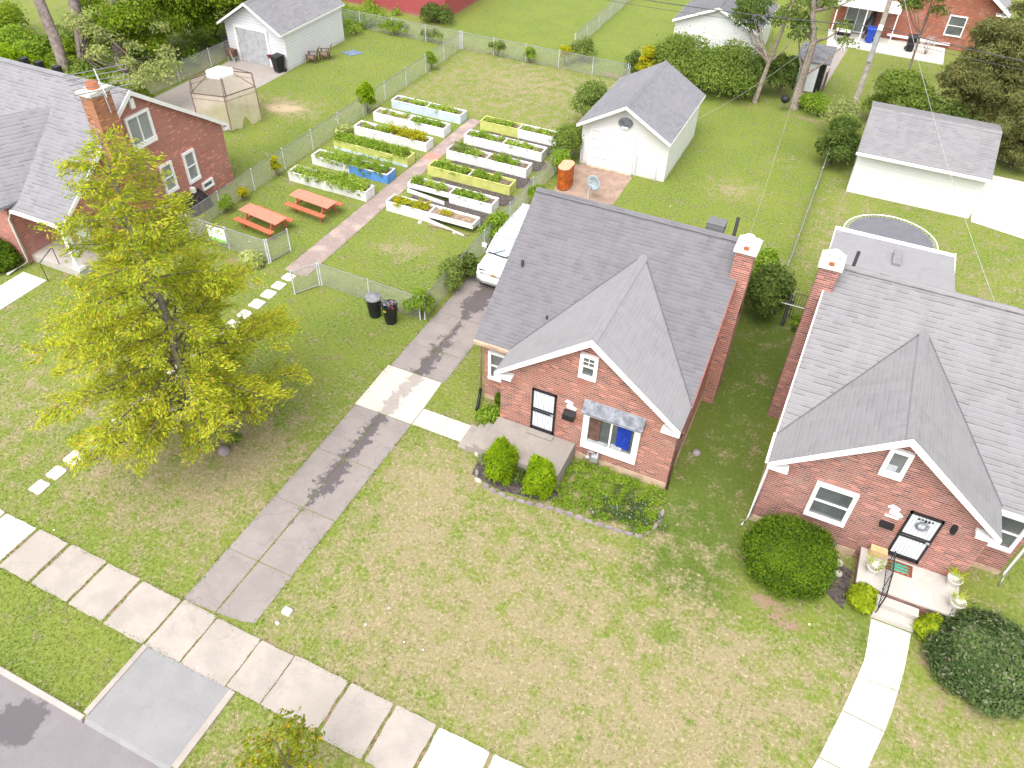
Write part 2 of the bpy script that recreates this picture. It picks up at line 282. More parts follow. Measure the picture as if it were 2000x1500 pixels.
# ------------------------------------------------------------ mesh builder
def rootloc(p):
    if p is None: return Vector((0, 0, 0))
    while p.parent: p = p.parent
    return p.location.copy()
def tag(o, label=None, cat=None, group=None, kind=None):
    for k, v in (('label', label), ('category', cat), ('group', group), ('kind', kind)):
        if v: o[k] = v
    return o
def thing(name, label, cat, loc=(0, 0, 0), group=None):
    o = bpy.data.objects.new(name, None); COL.objects.link(o); o.location = loc; o.empty_display_size = .2
    return tag(o, label, cat, group)
def mkobj(name, me, mat, parent):
    me.materials.append(mat); o = bpy.data.objects.new(name, me); COL.objects.link(o)
    if parent: o.parent = parent
    return o
class MB:
    def __init__(s): s.v = []; s.f = []; s.sm = []
    def add(s, vs, fs, sm=False):
        k = len(s.v); s.v += [tuple(v) for v in vs]; s.f += [tuple(i+k for i in f) for f in fs]; s.sm += [sm]*len(fs); return s
    def box(s, x0, x1, y0, y1, z0, z1):
        x0, x1 = sorted((x0, x1)); y0, y1 = sorted((y0, y1)); z0, z1 = sorted((z0, z1))
        return s.add([(x0,y0,z0),(x1,y0,z0),(x1,y1,z0),(x0,y1,z0),(x0,y0,z1),(x1,y0,z1),(x1,y1,z1),(x0,y1,z1)],
                     [(3,2,1,0),(4,5,6,7),(0,1,5,4),(1,2,6,5),(2,3,7,6),(3,0,4,7)])
    def ext(s, pts, d, sm=False):          # polygon extruded by vector d
        n = len(pts); a = [Vector(p) for p in pts]; b = [p+Vector(d) for p in a]
        return s.add(a+b, [tuple(range(n)), tuple(range(2*n-1, n-1, -1))]+[(i, i+n, (i+1) % n+n, (i+1) % n) for i in range(n)], sm)
    def slab(s, pts, t=.12): return s.ext(pts, (0, 0, -t))
    def poly(s, pts): return s.add(pts, [tuple(range(len(pts)))])
    def tube(s, pts, r, n=6, sm=True, cap=True):
        P = [Vector(p) for p in pts]; R = r if isinstance(r, (list, tuple)) else [r]*len(P); vs = []; fs = []
        for i, p in enumerate(P):
            d = (P[min(i+1, len(P)-1)]-P[max(i-1, 0)]).normalized(); a = d.orthogonal().normalized() if abs(d.z) > .9 else d.cross(Vector((0, 0, 1))).normalized(); b = d.cross(a)
            if abs(d.z) > .9: a = Vector((1, 0, 0)); b = d.cross(a).normalized(); a = b.cross(d)
            for k in range(n):
                t = 2*math.pi*(k+.5)/n; vs.append(p+(a*math.cos(t)+b*math.sin(t))*R[i])
        for i in range(len(P)-1):
            for k in range(n): fs.append((i*n+k, i*n+(k+1) % n, (i+1)*n+(k+1) % n, (i+1)*n+k))
        if cap: fs += [tuple(range(n)), tuple(range((len(P)-1)*n, len(P)*n))]
        return s.add(vs, fs, sm)
    def lathe(s, c, prof, n=20, sm=True, sx=1, sy=1):
        vs = []; fs = []
        for r, z in prof:
            for k in range(n): t = 2*math.pi*k/n; vs.append((c[0]+r*sx*math.cos(t), c[1]+r*sy*math.sin(t), c[2]+z))
        for i in range(len(prof)-1):
            for k in range(n): fs.append((i*n+k, i*n+(k+1) % n, (i+1)*n+(k+1) % n, (i+1)*n+k))
        fs += [tuple(range(n)), tuple(range((len(prof)-1)*n, len(prof)*n))]
        return s.add(vs, fs, sm)
    def build(s, name, mat, parent=None, bevel=0):
        off = rootloc(parent); me = bpy.data.meshes.new(name)
        me.from_pydata([(v[0]-off.x, v[1]-off.y, v[2]-off.z) for v in s.v], [], s.f); me.validate()
        uv = me.uv_layers.new(name='UVMap').data; vv = me.vertices
        for p, smo in zip(me.polygons, s.sm):
            nn = p.normal; p.use_smooth = smo
            if abs(nn.z) > .985: U = Vector((1, 0, 0)); V = Vector((0, 1, 0))
            else: U = Vector((0, 0, 1)).cross(nn).normalized(); V = nn.cross(U)
            for li in p.loop_indices:
                q = vv[me.loops[li].vertex_index].co+off; uv[li].uv = (q.dot(U), q.dot(V))
        o = mkobj(name, me, mat, parent)
        if bevel:
            b = o.modifiers.new('b', 'BEVEL'); b.width = bevel; b.segments = 2; b.limit_method = 'ANGLE'
        return o
def box(name, mat, parent, *a, bevel=0): return MB().box(*a).build(name, mat, parent, bevel)
def quadmesh(name, verts, mat, parent=None, attrs=None, n=4):
    """verts (N*n,3) independent n-gons, attrs dict name->(N,) values"""
    off = rootloc(parent); verts = (verts-np.array(off)).astype(np.float32); N = len(verts)//n
    me = bpy.data.meshes.new(name); me.vertices.add(N*n); me.vertices.foreach_set('co', verts.ravel())
    me.loops.add(N*n); me.loops.foreach_set('vertex_index', np.arange(N*n, dtype=np.int32))
    me.polygons.add(N); me.polygons.foreach_set('loop_start', np.arange(0, N*n, n, dtype=np.int32))
    try: me.polygons.foreach_set('loop_total', np.full(N, n, dtype=np.int32))
    except Exception: pass
    me.update(calc_edges=True)
    for k, v in (attrs or {}).items():
        a = me.attributes.new(k, 'FLOAT', 'POINT'); a.data.foreach_set('value', np.repeat(v, n).astype(np.float32))
    return mkobj(name, me, mat, parent)
def unit(v): return v/np.maximum(np.linalg.norm(v, axis=1, keepdims=True), 1e-6)
def leaves(P, Nrm, size, asp=.5, jitter=.8, tone=None, tang=None):
    """rhombus leaves at P with normals around Nrm"""
    n = len(P); nr = unit(Nrm+RNG.normal(0, jitter, (n, 3))); t = RNG.normal(0, 1, (n, 3)) if tang is None else tang+RNG.normal(0, .35, (n, 3))
    u = unit(t-nr*np.sum(t*nr, 1, keepdims=True)); w = np.cross(nr, u); s = (size*RNG.uniform(.6, 1.35, n))[:, None]
    fold = nr*s*.12
    V = np.stack([P-u*s, P+w*s*asp+fold, P+u*s, P-w*s*asp+fold], 1).reshape(-1, 3)
    tv = (RNG.uniform(0, 1, n)*.5+.5*(tone if tone is not None else .5)); return V, dict(v=tv, w=RNG.uniform(0, 1, n))
def clumps(C, R, per, size, asp=.5, shell=.45, jitter=.8, zs=1.0, tonev=.9, up=.25):
    """leaf cloud around clump centres C with radii R"""
    C = np.asarray(C, float); R = np.asarray(R, float); per = np.maximum((per*(R/R.mean())**2).astype(int), 3)
    idx = np.repeat(np.arange(len(C)), per); n = len(idx); d = unit(RNG.normal(0, 1, (n, 3))); d[:, 2] = np.where(d[:, 2] < -.3, -d[:, 2]*.6, d[:, 2])
    r = RNG.uniform(shell, 1.05, n)**.7; r = np.where(RNG.uniform(0, 1, n) < .09, RNG.uniform(1.05, 1.5, n), r); off = d*(R[idx]*r)[:, None]; off[:, 2] *= zs
    tone = RNG.uniform(0, 1, len(C))[idx]*tonev+(1-tonev)*.5
    return leaves(C[idx]+off, d+np.array([0, 0, up]), size, asp, jitter, tone)
def cat(parts):
    V = np.concatenate([p[0] for p in parts]); A = {k: np.concatenate([p[1][k] for p in parts]) for k in parts[0][1]}; return V, A
def bush(name, label, cat_, c, r, mat, n=2500, leaf=.05, lumps=14, group=None, base=0, stems=True, up=.3, shell=.75, asp=.5):
    c = Vector(c); t = thing(name, label, cat_, (c.x, c.y, base), group)
    ang = RNG.uniform(0, 2*math.pi, lumps); ph = RNG.uniform(.0, 1, lumps); el = np.arcsin(ph)*.98
    q_ = RNG.uniform(.6, .82, lumps); C = np.stack([c.x+r[0]*q_*np.cos(ang)*np.cos(el), c.y+r[1]*q_*np.sin(ang)*np.cos(el), base+r[2]*(.28+.56*np.sin(el))], 1)
    C = np.concatenate([C, [[c.x, c.y, base+r[2]*.5]]]); rr = min(max(r[0], r[1]), r[2], min(r[0], r[1])*1.6); n = int(n*1.35)
    R = np.concatenate([RNG.uniform(.28, .5, lumps)*rr, [rr*.55]])
    V, A = clumps(C, R, n/len(C), leaf, asp, shell, .7, up=up); V[:, 2] = np.maximum(V[:, 2], base+.02)
    quadmesh('foliage', V, mat, t, A)
    if stems:
        m = MB()
        for i in range(5):
            q = C[RNG.integers(len(C))]; m.tube([(c.x+random.uniform(-.06, .06)*rr, c.y, base-.03), ((c.x+q[0])/2, (c.y+q[1])/2, (base+q[2])/2), tuple(q)], [.03*rr+.01, .02*rr+.008, .006], 5)
        m.build('stems', M['bark'], t)
    return t
def ball(name, label, cat_, c, r, mat, n=9000, leaf=.05, group=None, rough=.07, asp=.5, power=1.0, taper=0, jit=.6, topdark=0):
    """dense clipped shrub: leaves on a lumpy closed surface, with an inner twig core"""
    t = thing(name, label, cat_, (c[0], c[1], 0), group); d = unit(RNG.normal(0, 1, (n, 3))); d[:, 2] = np.where(d[:, 2] < -.55, -d[:, 2], d[:, 2])
    K = unit(RNG.normal(0, 1, (26, 3))); b = np.max(np.clip(d@K.T, 0, 1)**14, 1); a = 1+rough*(b-.5)*2+RNG.normal(0, rough*.25, n)
    a *= np.where(RNG.uniform(0, 1, n) < .05, RNG.uniform(1.02, 1.13, n), RNG.uniform(.86, 1.02, n)); rx = 1-taper*np.clip(d[:, 2], 0, 1)**1.5
    P = np.stack([c[0]+d[:, 0]*r[0]*a*rx, c[1]+d[:, 1]*r[1]*a*rx, c[2]+d[:, 2]*r[2]*a], 1); P[:, 2] = np.maximum(P[:, 2], .03)
    V, A = leaves(P, d*1.2+np.array([0, 0, .3]), leaf, asp, jit, np.clip(b*1.1, 0, 1)); quadmesh('foliage', V, mat, t, A)
    m = MB(); 
    for k in range(14):
        e = RNG.normal(0, 1, 3); e /= np.linalg.norm(e); e[2] = abs(e[2])
        m.tube([(c[0], c[1], -.03), (c[0]+e[0]*r[0]*.35, c[1]+e[1]*r[1]*.35, c[2]*.6+e[2]*r[2]*.3), (c[0]+e[0]*r[0]*.85, c[1]+e[1]*r[1]*.85, c[2]+e[2]*r[2]*.8)], [.05, .03, .01], 5)
    m.build('stems', M['bark'], t); return t
def bez(a, b, sag, n=10):
    a, b = Vector(a), Vector(b); return [a.lerp(b, i/n)+Vector((0, 0, -4*sag*(i/n)*(1-i/n))) for i in range(n+1)]
def tree(name, label, base, trunk, C, R, mat, per=420, leaf=.09, bark='bark', group=None, limbs=12, asp=.55, zs=.8, tr=.16):
    """trunk = polyline of absolute points; C,R = foliage clumps"""
    t = thing(name, label, 'tree', base, group); m = MB(); P = [Vector(p) for p in trunk]; k = len(P)
    m.tube(P, [tr*(1-.65*i/(k-1)) for i in range(k)], 9); idx = np.argsort(-np.asarray(R))[:limbs]
    for i in idx:
        q = Vector(C[i]); p = min(P[1:], key=lambda s: (s-q).length+(3 if s.z > q.z else 0)); md = p.lerp(q, .5)+Vector((0, 0, -.15*(q-p).length*.5))
        m.tube([p, md, q], [tr*.38, tr*.22, tr*.07], 6)
    m.build('trunk', M[bark], t)
    if len(C):
        V, A = clumps(C, R, per, leaf, asp, .5, .8, zs); quadmesh('crown', V, mat, t, A)
    return t
def cloudpts(c, r, n, rmin, rmax, flat=.0):
    d = unit(RNG.normal(0, 1, (n, 3))); q = RNG.uniform(.25, 1, n)**.5
    C = np.array(c)+d*q[:, None]*np.array(r); return C, RNG.uniform(rmin, rmax, n)
# ------------------------------------------------------------ ground
def sbox(x, y, x0, x1, y0, y1, s=.6):
    f = lambda v, a, b: np.clip((v-a)/s+.5, 0, 1)*np.clip((b-v)/s+.5, 0, 1)
    return f(x, x0, x1)*f(y, y0, y1)
def blobs(x, y, L_):
    r = np.zeros_like(x)
    for bx, by, rx, ry, a in L_: r += a*np.exp(-((x-bx)/rx)**2-((y-by)/ry)**2)
    return r
def fields(x, y):
    dry = .3+0*x
    dry += sbox(x, y, -10.8, 1.5, 7.1, 16, 1.5)*.22 + sbox(x, y, .5, 20, 4, 14, 1.5)*.22 + sbox(x, y, -9, 4, 7.1, 13, 2.5)*.14
    dry -= sbox(x, y, -2.2, 1.2, 11, 30, .8)*.1
    dry += sbox(x, y, -20, -13.3, 8.2, 14, 2)*.28 - sbox(x, y, -20, -13.3, 16.5, 21.5, 2)*.12 + sbox(x, y, -45, -20, 5.5, 13, 3)*.1
    dry -= sbox(x, y, -26.3, -13.6, 21.5, 28, 1)*.1 - sbox(x, y, -26, -13, 40, 49.5, 1.5)*.17
    dry -= sbox(x, y, -13, -.5, 28.5, 50, 1.5)*.12 + sbox(x, y, -35, -26.5, 28, 50, 1)*.1 + sbox(x, y, -30, -6, 50, 75, 1)*.16
    dry -= sbox(x, y, -40, -13.2, 3.4, 5.6, .5)*.12 - sbox(x, y, -10, 10, 3, 5.6, .5)*.18
    dry += blobs(x, y, [(-9.2, 14, 1, 1, .3), (-8.6, 12.5, .8, 1.6, .25), (-4.5, 38.5, 1.4, 1.2, .45), (-2.8, 43, 1, 1, .2), (-15.5, 12, 1.6, 1.8, .28), (-14.5, 16.5, 1, 2, .1), (-22, 13, 3, 2, .15),
        (-20, 46, 2.5, 2, .2), (-17, 25.5, 1.2, .7, .5), (-16.2, 26.5, .6, .5, .3), (-24.5, 10, 2, 1, .15), (-31.2, 35.8, 2, 1.2, .75), (1.9, 14.3, 1.2, .8, -.4), (3.5, 20, 2, 4, .2), (8, 8, 3, 3, .1), (-2, 10, 3, 2, .1), (-6, 9, 3, 1.5, .08), (1, 36, 1.5, 4, .2), (8, 34, 3, 3, .12)])
    bare = blobs(x, y, [(-9.2, 14.1, .7, .8, .62), (-9.4, 12.6, .4, .4, .5), (-17.3, 25.6, .9, .35, .55), (-17.4, 21, 1.1, .5, .5), (-16.3, 20.7, .5, .3, .5), (-31.5, 35.4, 1.15, .85, .95), (-30.4, 36, .9, .6, .6), (-23.1, 21.3, .8, .6, .9),
        (-16.5, 12, .9, .7, .5), (-14.2, 13.2, .7, 1.6, .35), (-.1, 24.3, .55, .6, .8), (.35, 20.5, .5, 1.7, .68), (.5, 17.7, .4, .9, .6), (-6.2, 16, 1.3, .7, .6), (-7.1, 15.2, .8, .4, .55), (-23.5, 24.2, 1.2, .5, .55), (-22.5, 26.4, 1.2, .5, .45),
        (2.1, 14.45, 1, .5, .95), (.8, 15.7, .4, 1.2, .7), (3.1, 13.95, .8, .3, .7), (6.6, 14.9, .5, .9, .85), (6.9, 13.5, .4, 1.2, .7), (-4.5, 38.3, 1, .7, .35), (-2.4, 49.3, 2.4, .6, .8), (-6, 49.5, 1.2, .4, .6), (-15.6, 50.3, 1, .5, .8), (-14.2, 49.9, 1.4, .35, .7),
        (-21, 49.4, 3, .25, .45), (-.4, 41.3, .5, 1, .5), (-11.8, 19.9, .9, .6, 0), (-26.2, 40, .25, 8, .3), (-13.7, 30, .3, 5, .5), (.6, 41, .3, .5, .5), (-13.3, 7.6, .7, .35, .5), (-10, 7.6, .4, .4, .6), (-19.3, 57.5, .3, 3, .7), (.4, 29.3, .5, .4, .5), (-.2, 27.6, .5, .3, .6), (-23.7, 10.5, 1.4, .15, .1)])
    bare += sbox(x, y, -19.3, 5, 5.7, 7.05, .15)*.75+sbox(x, y, -1.75, -1.55, 17, 28, .2)*.3
    bare += sbox(x, y, -41.5, -39.2, 31, 41, .6)*.55
    lush = sbox(x, y, -1.9, 1.1, 13.5, 28.5, 1)*.75 + blobs(x, y, [(-3.6, 16, 1.4, .9, .4), (-15.3, 19.5, 2, 1.2, .3), (-13.6, 15, .5, 4, .2), (.3, 13, 1.2, 1.6, .3), (-45, 40, 8, 8, .6), (-11, 50, 6, 2, .3), (4, 51, 6, 3, .6), (-2.2, 45, 1.6, 2, .35), (-28, 31, 1.5, 4, .5), (7, 46, 2, 3, .5), (4.6, 14.6, .6, 1.4, .5), (-24, 20.5, 2, 2, .3), (8.6, 16.5, 1.2, 1.6, .35), (-22.5, 49.5, 5, .4, .4)])
    lush += sbox(x, y, -1.2, .6, 16, 28, .8)*.15
    return dry, np.clip(bare, 0, 1.2), np.clip(lush, 0, 1)
def ground():
    xs = np.concatenate([[-500, -250, -120, -80], np.arange(-62, 20.1, .5), [30, 60, 150, 400]])
    ys = np.concatenate([[-300, -100, -30], np.arange(-6, 3.01, 1.5), [3.38, 3.44], np.arange(3.5, 84.1, .5), [100, 150, 300, 700]])
    X, Y = np.meshgrid(xs, ys); Z = np.where(Y < 3.41, -.16, 0.0); nx, ny = len(xs), len(ys)
    me = bpy.data.meshes.new('ground'); me.vertices.add(nx*ny); me.vertices.foreach_set('co', np.stack([X, Y, Z], -1).astype(np.float32).ravel())
    i = np.arange(nx-1)[None, :]+nx*np.arange(ny-1)[:, None]; q = np.stack([i, i+1, i+1+nx, i+nx], -1).reshape(-1, 4)
    me.loops.add(len(q)*4); me.loops.foreach_set('vertex_index', q.ravel().astype(np.int32)); me.polygons.add(len(q))
    me.polygons.foreach_set('loop_start', np.arange(0, len(q)*4, 4, dtype=np.int32)); me.update(calc_edges=True)
    for k, v in zip(('dry', 'bare', 'lush'), fields(X.ravel(), Y.ravel())):
        a = me.attributes.new(k, 'FLOAT', 'POINT'); a.data.foreach_set('value', v.astype(np.float32))
    tag(mkobj('ground', me, M['grass'], None), kind='structure')
ground()
NOGRASS = [(-60, 30, -40, 3.5), (-13.2, -10.05, 3.3, 5.6), (-60, -19, 5.62, 7.1), (-5, 3, 5.62, 7.1), (-13.2, -12.15, 7.4, 34), (-12.05, -10.9, 7.4, 34), (-11, -7.9, 16.15, 17), (-9.2, -1.84, 18.5, 27.9), (-8, -1.84, 15.7, 18.6),
    (1, 8.6, 17.2, 31.6), (4.3, 7.05, 15.2, 17.3), (4.3, 5.9, 9, 15.5), (-20.75, -19.65, 21.9, 39.7), (-12.85, -7.95, 37.5, 44.2), (.95, 7.1, 41, 47), (-36, -28, 17.4, 27.5), (-30.7, -29.3, 0, 17), (-25.5, -20.8, 28.5, 29.4), (-39.2, -34.4, 33, 47.2)]
for k in range(6): NOGRASS += [(-25.6, -20.7, 28.5+2.04*k, 29.45+2.04*k), (-19.5, -14.6, 28.3+2.06*k, 29.2+2.06*k)]
SLABX = [-18.94, -17.61, -16.1, -14.76, -13.2, -11.95, -10.4, -9.28, -7.54, -6.11, -4.85]
def grass_blades():
    n = 200000; y = 3.5+49*RNG.uniform(0, 1, n)**1.5; xc = -4-.42*(y-3.5); x = xc+RNG.uniform(-1, 1, n)*(17+.42*(y-3.5)); keep = np.ones(n, bool)
    for a, b, c, d in NOGRASS: keep &= ~((x > a) & (x < b) & (y > c) & (y < d))
    for a, b in zip(SLABX[:-1], SLABX[1:]): keep &= ~((x > a+.07) & (x < b-.07) & (y > 5.63) & (y < 7.08))
    _, br, _ = fields(x, y); keep &= RNG.uniform(0, 1, n) > br*1.1
    x, y = x[keep], y[keep]
    E = []                                     # denser, longer tufts along paved edges
    def edge(x0, y0, x1, y1, dens=55, w=.05):
        k = int(math.hypot(x1-x0, y1-y0)*dens); t = RNG.uniform(0, 1, k); keepn = RNG.uniform(0, 1, k) < (.35+.65*np.sin(t*17+x0*3)**2)
        t = t[keepn]; E.append(np.stack([x0+(x1-x0)*t+RNG.normal(0, w, len(t)), y0+(y1-y0)*t+RNG.normal(0, w, len(t))], 1))
    edge(-13.22, 7.4, -13.22, 34, 70); edge(-10.87, 7.4, -10.87, 16.1, 70); edge(-10.9, 18.5, -10.9, 24, 60); edge(-12.1, 7.4, -12.1, 16, 45, .02); edge(-12.1, 18.6, -12.1, 22, 50, .03)
    edge(-11.4, 19.9, -12.3, 20.1, 160, .06); edge(-25, 7.12, 3, 7.12, 80); edge(-25, 5.6, 3, 5.6, 80); edge(-30, 3.5, -13.1, 3.5, 40); edge(-10.8, 16.12, -9, 16.12, 60); edge(-10.8, 17.02, -9.2, 17.02, 60)
    for q in SLABX: edge(q, 5.65, q, 7.1, 60, .025)
    edge(-20.8, 22, -20.65, 39.7, 30); edge(-19.6, 22, -19.85, 39.7, 30); edge(5, 15.2, 4.1, 10, 60); edge(6.1, 15.2, 5.2, 10, 60)
    for yy in (8.9, 11.2, 13.5): edge(-13.2, yy, -10.9, yy+.1, 12, .015)
    E = np.concatenate(E); m = len(x); x = np.concatenate([x, E[:, 0]]); y = np.concatenate([y, E[:, 1]]); n = len(x)
    h = RNG.uniform(.02, .045, n); h[m:] *= 1.25; w = RNG.uniform(.012, .03, n); a = RNG.uniform(0, math.pi, n); tx, ty = RNG.normal(0, .035, n), RNG.normal(0, .035, n)
    P = np.stack([np.stack([x-np.cos(a)*w, y-np.sin(a)*w, 0*x-.003], 1), np.stack([x+np.cos(a)*w, y+np.sin(a)*w, 0*x-.003], 1), np.stack([x+tx, y+ty, h], 1)], 1).reshape(-1, 3)
    d, b, l = fields(x, y); d[m:] -= .35; b[:] = 0; d += RNG.normal(0, .1, n)
    o = quadmesh('grass', P, M['grass'], None, dict(dry=d, bare=b, lush=l), 3); tag(o, 'patchy green and straw coloured lawn grass', 'grass', kind='stuff')
grass_blades()
def struct(mb, name, mat, bevel=0): return tag(mb.build(name, mat, None, bevel), kind='structure')
def sheet(name, mat, pts, z, t=.06): return struct(MB().slab([(x, y, z) for x, y in pts], t), name, mat)
def rect(x0, x1, y0, y1): return [(x0, y0), (x1, y0), (x1, y1), (x0, y1)]
def rough(x0, x1, y0, y1, j=.03, r=.1, k=3):
    p = []; c = [(x0+r, y0), (x1-r, y0), (x1, y0+r), (x1, y1-r), (x1-r, y1), (x0+r, y1), (x0, y1-r), (x0, y0+r)]
    for i in range(8):
        a, b = c[i], c[(i+1) % 8]; p.append(a)
        if i % 2 == 0:
            for q in range(1, k): p.append((a[0]+(b[0]-a[0])*q/k+random.uniform(-j, j), a[1]+(b[1]-a[1])*q/k+random.uniform(-j, j)))
    return p
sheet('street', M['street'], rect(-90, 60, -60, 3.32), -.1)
m = MB(); m.box(-90, -13.1, 3.32, 3.47, -.16, .035); m.box(-10.05, 60, 3.32, 3.47, -.16, .035); struct(m, 'kerb', M['curb'], .02)
m = MB(); m.ext([(-13.04, 3.32, -.09), (-13.04, 3.42, .006), (-13.04, 5.6, .022), (-13.04, 5.6, -.1), (-13.04, 3.32, -.12)], (2.8, 0, 0)); struct(m, 'driveway_apron', M['apron'])
m = MB(); m.box(-13.2, -13.04, 3.5, 5.6, -.05, .05); m.box(-10.24, -10.05, 3.45, 5.6, -.05, .05); struct(m, 'apron_border', M['walk'], .015)
m = MB(); mw = MB()
allx = [-38.5, -37, -35.4, -33.9, -32.3, -30.9, -29.4, -27.8, -26.3, -24.8, -23.3, -21.8, -20.35]+SLABX+[-3.3, -1.8, -.3, 1.2, 2.8, 4.3, 5.8, 7.3]
for a, b in zip(allx[:-1], allx[1:]):
    g = random.uniform(.045, .085) if (a < -14.5 or a > -7.8) else random.uniform(.01, .03); wh = a < -19.5 or a in (-4.85, -3.3); pts = [(x, y, random.uniform(.016, .019)) for x, y in rough(a+g, b-g*.6, 5.6+random.uniform(-.03, .03), 7.12+random.uniform(-.03, .03), .018, .035, 6)]
    z = random.uniform(.014, .026); (mw if wh else m).slab([(x, y, z) for x, y, _ in pts], .06)
struct(m, 'sidewalk', M['walk']); struct(mw, 'sidewalk_new_slabs', M['walkwhite'])
m = MB()
for y0, y1 in ((7.16, 9.1), (9.13, 11.35), (11.38, 13.7), (13.73, 16.08), (18.53, 20.05), (20.08, 22.3), (22.33, 24.6), (24.63, 27), (27.03, 29.4), (29.43, 33.8)):
    e = .16 if y0 < 7.5 else 0; w = .012 if y0 > 11 else .025
    m.slab([(x, y, .012) for x, y in [(-13.22, y0-.02), (-12.1-w, y0+e*.4), (-12.1-w, y1), (-13.22, y1)]], .05)
    m.slab([(x, y, .014) for x, y in [(-12.1+w, y0+e*.4), (-11.2, y0+e), (-10.88, y0+e+.12 if e else y0), (-10.88, y1), (-12.1+w, y1)]], .05)
struct(m, 'driveway', M['drive'])
m = MB(); m.slab([(x, y, .02) for x, y in [(-13.26, 16.1), (-10.9, 16.12), (-10.9, 17.02), (-10.96, 18.5), (-13.3, 18.48)]], .06)
for a, b in ((-10.87, -9.85), (-9.84, -8.88)): m.slab([(x, y, .02) for x, y in rect(a, b, 16.13, 17.0)], .06)
struct(m, 'walkway', M['newslab'])
struct(MB().slab([(x, y, .008) for x, y in rough(-12.9, -9.6, 33.82, 37.48, .06, .3)], .05), 'garage_pad', M['pad'])
lw = [(4.98, 15.27), (4.97, 13.9), (4.66, 12.4), (4.14, 10.3), (3.5, 8.6), (2.8, 7.14)]; rw = [(6.08, 15.27), (6.0, 14.05), (5.74, 12.3), (5.2, 10.2), (4.5, 8.5), (3.9, 7.14)]
m = MB()
def lerp2(P, t): t *= len(P)-1; i = min(int(t), len(P)-2); f = t-i; return (P[i][0]*(1-f)+P[i+1][0]*f, P[i][1]*(1-f)+P[i+1][1]*f)
for k in range(7):
    a, b = k/7+.0035, (k+1)/7; q = [lerp2(lw, a), lerp2(lw, (a+b)/2), lerp2(lw, b), lerp2(rw, b), lerp2(rw, (a+b)/2), lerp2(rw, a)]
    m.slab([(x, y, .02) for x, y in q], .06)
struct(m, 'curved_walkway', M['walkwhite'])
m = MB()
for y in np.arange(4, 17, 1.25): m.slab([(x, yy, .02) for x, yy in rect(-30.7, -29.3, y+.01, min(y+1.24, 16.6))], .06)
struct(m, 'front_walkway', M['walkwhite'])
sheet('brick_path', M['paver'], [(-20.79, 21.9), (-20.1, 21.82), (-19.58, 21.9), (-19.7, 30), (-19.86, 39.65), (-20.62, 39.7), (-20.72, 30)], .015)
sheet('back_driveway', M['drivec'], [(-38.9, 40.5), (-34.4, 40.5), (-34.45, 37.5), (-35.3, 33.2), (-35.6, 27.6), (-38.7, 27.6), (-39, 33)], .01)
sheet('side_driveway', M['walkwhite'], [(7.12, 40.9), (14, 39.3), (22, 38), (22, 46.5), (7.12, 46.9)], .012)
sheet('patio', M['walkwhite'], [(-3.2, 63.1), (-1.9, 62.9), (-1.9, 63.6), (4.8, 63.3), (4.8, 66.9), (-3.6, 66.9)], .05)
sheet('side_path', M['drivec'], [(-3.0, 54.6), (-2.2, 54.6), (-1.7, 63.2), (-3.0, 63.3)], .01)
m = MB()
for k in range(5):
    y = 29.35+2.06*k; m.slab([(x, yy, .006) for x, yy in rough(-19.1, -14.2, y-.1, y+1.15, .12, .3, 5)], .03)
for k in range(5):
    y = 29.5+2.04*k; m.slab([(x, yy, .006) for x, yy in rough(-24.6, -21.3, y-.1, y+.75, .12, .3, 5)], .03)
struct(m, 'soil', M['darksoil'])
m = MB(); m.slab([(x, y, .006) for x, y in [(-7.9, 15.0), (-6.7, 14.8), (-5.3, 15.0), (-4.9, 15.4), (-5.0, 15.68), (-8, 15.68)]], .03); m.slab([(x, y, .006) for x, y in [(-22.9, 21.6), (-22, 21.1), (-21.6, 21.6), (-22.2, 22.1)]], .03)
m.slab([(x, y, .006) for x, y in [(3.6, 15.6), (4.2, 15.2), (4.3, 16.7), (3.6, 16.9)]], .03); struct(m, 'garden_bed_soil', M['darksoil'])
# stepping stones
for i, y in enumerate([8.31, 8.98, 9.71, 10.46, 11.45, 12.15, 12.99, 13.8, 14.6, 15.4, 16.2, 17.0, 17.75, 18.52, 19.31, 20.09, 20.78, 21.49]):
    s_ = random.uniform(.24, .28); m = MB().slab([(-20.25+x*s_*2, y+yy*s_*2, .03) for x, yy in rough(-.5, .5, -.5, .5, .03, .1)], .07)
    pos = 'last one, against the brick path' if i == 17 else 'first second third fourth fifth sixth seventh eighth ninth tenth eleventh twelfth thirteenth fourteenth fifteenth sixteenth seventeenth'.split()[i]+' from the sidewalk'
    o = m.build('stepping_stone', M['walkwhite']); tag(o, f'pale stepping stone in the left lawn, {pos}', 'stepping stone', 'stepping stones in a row across the lawn')
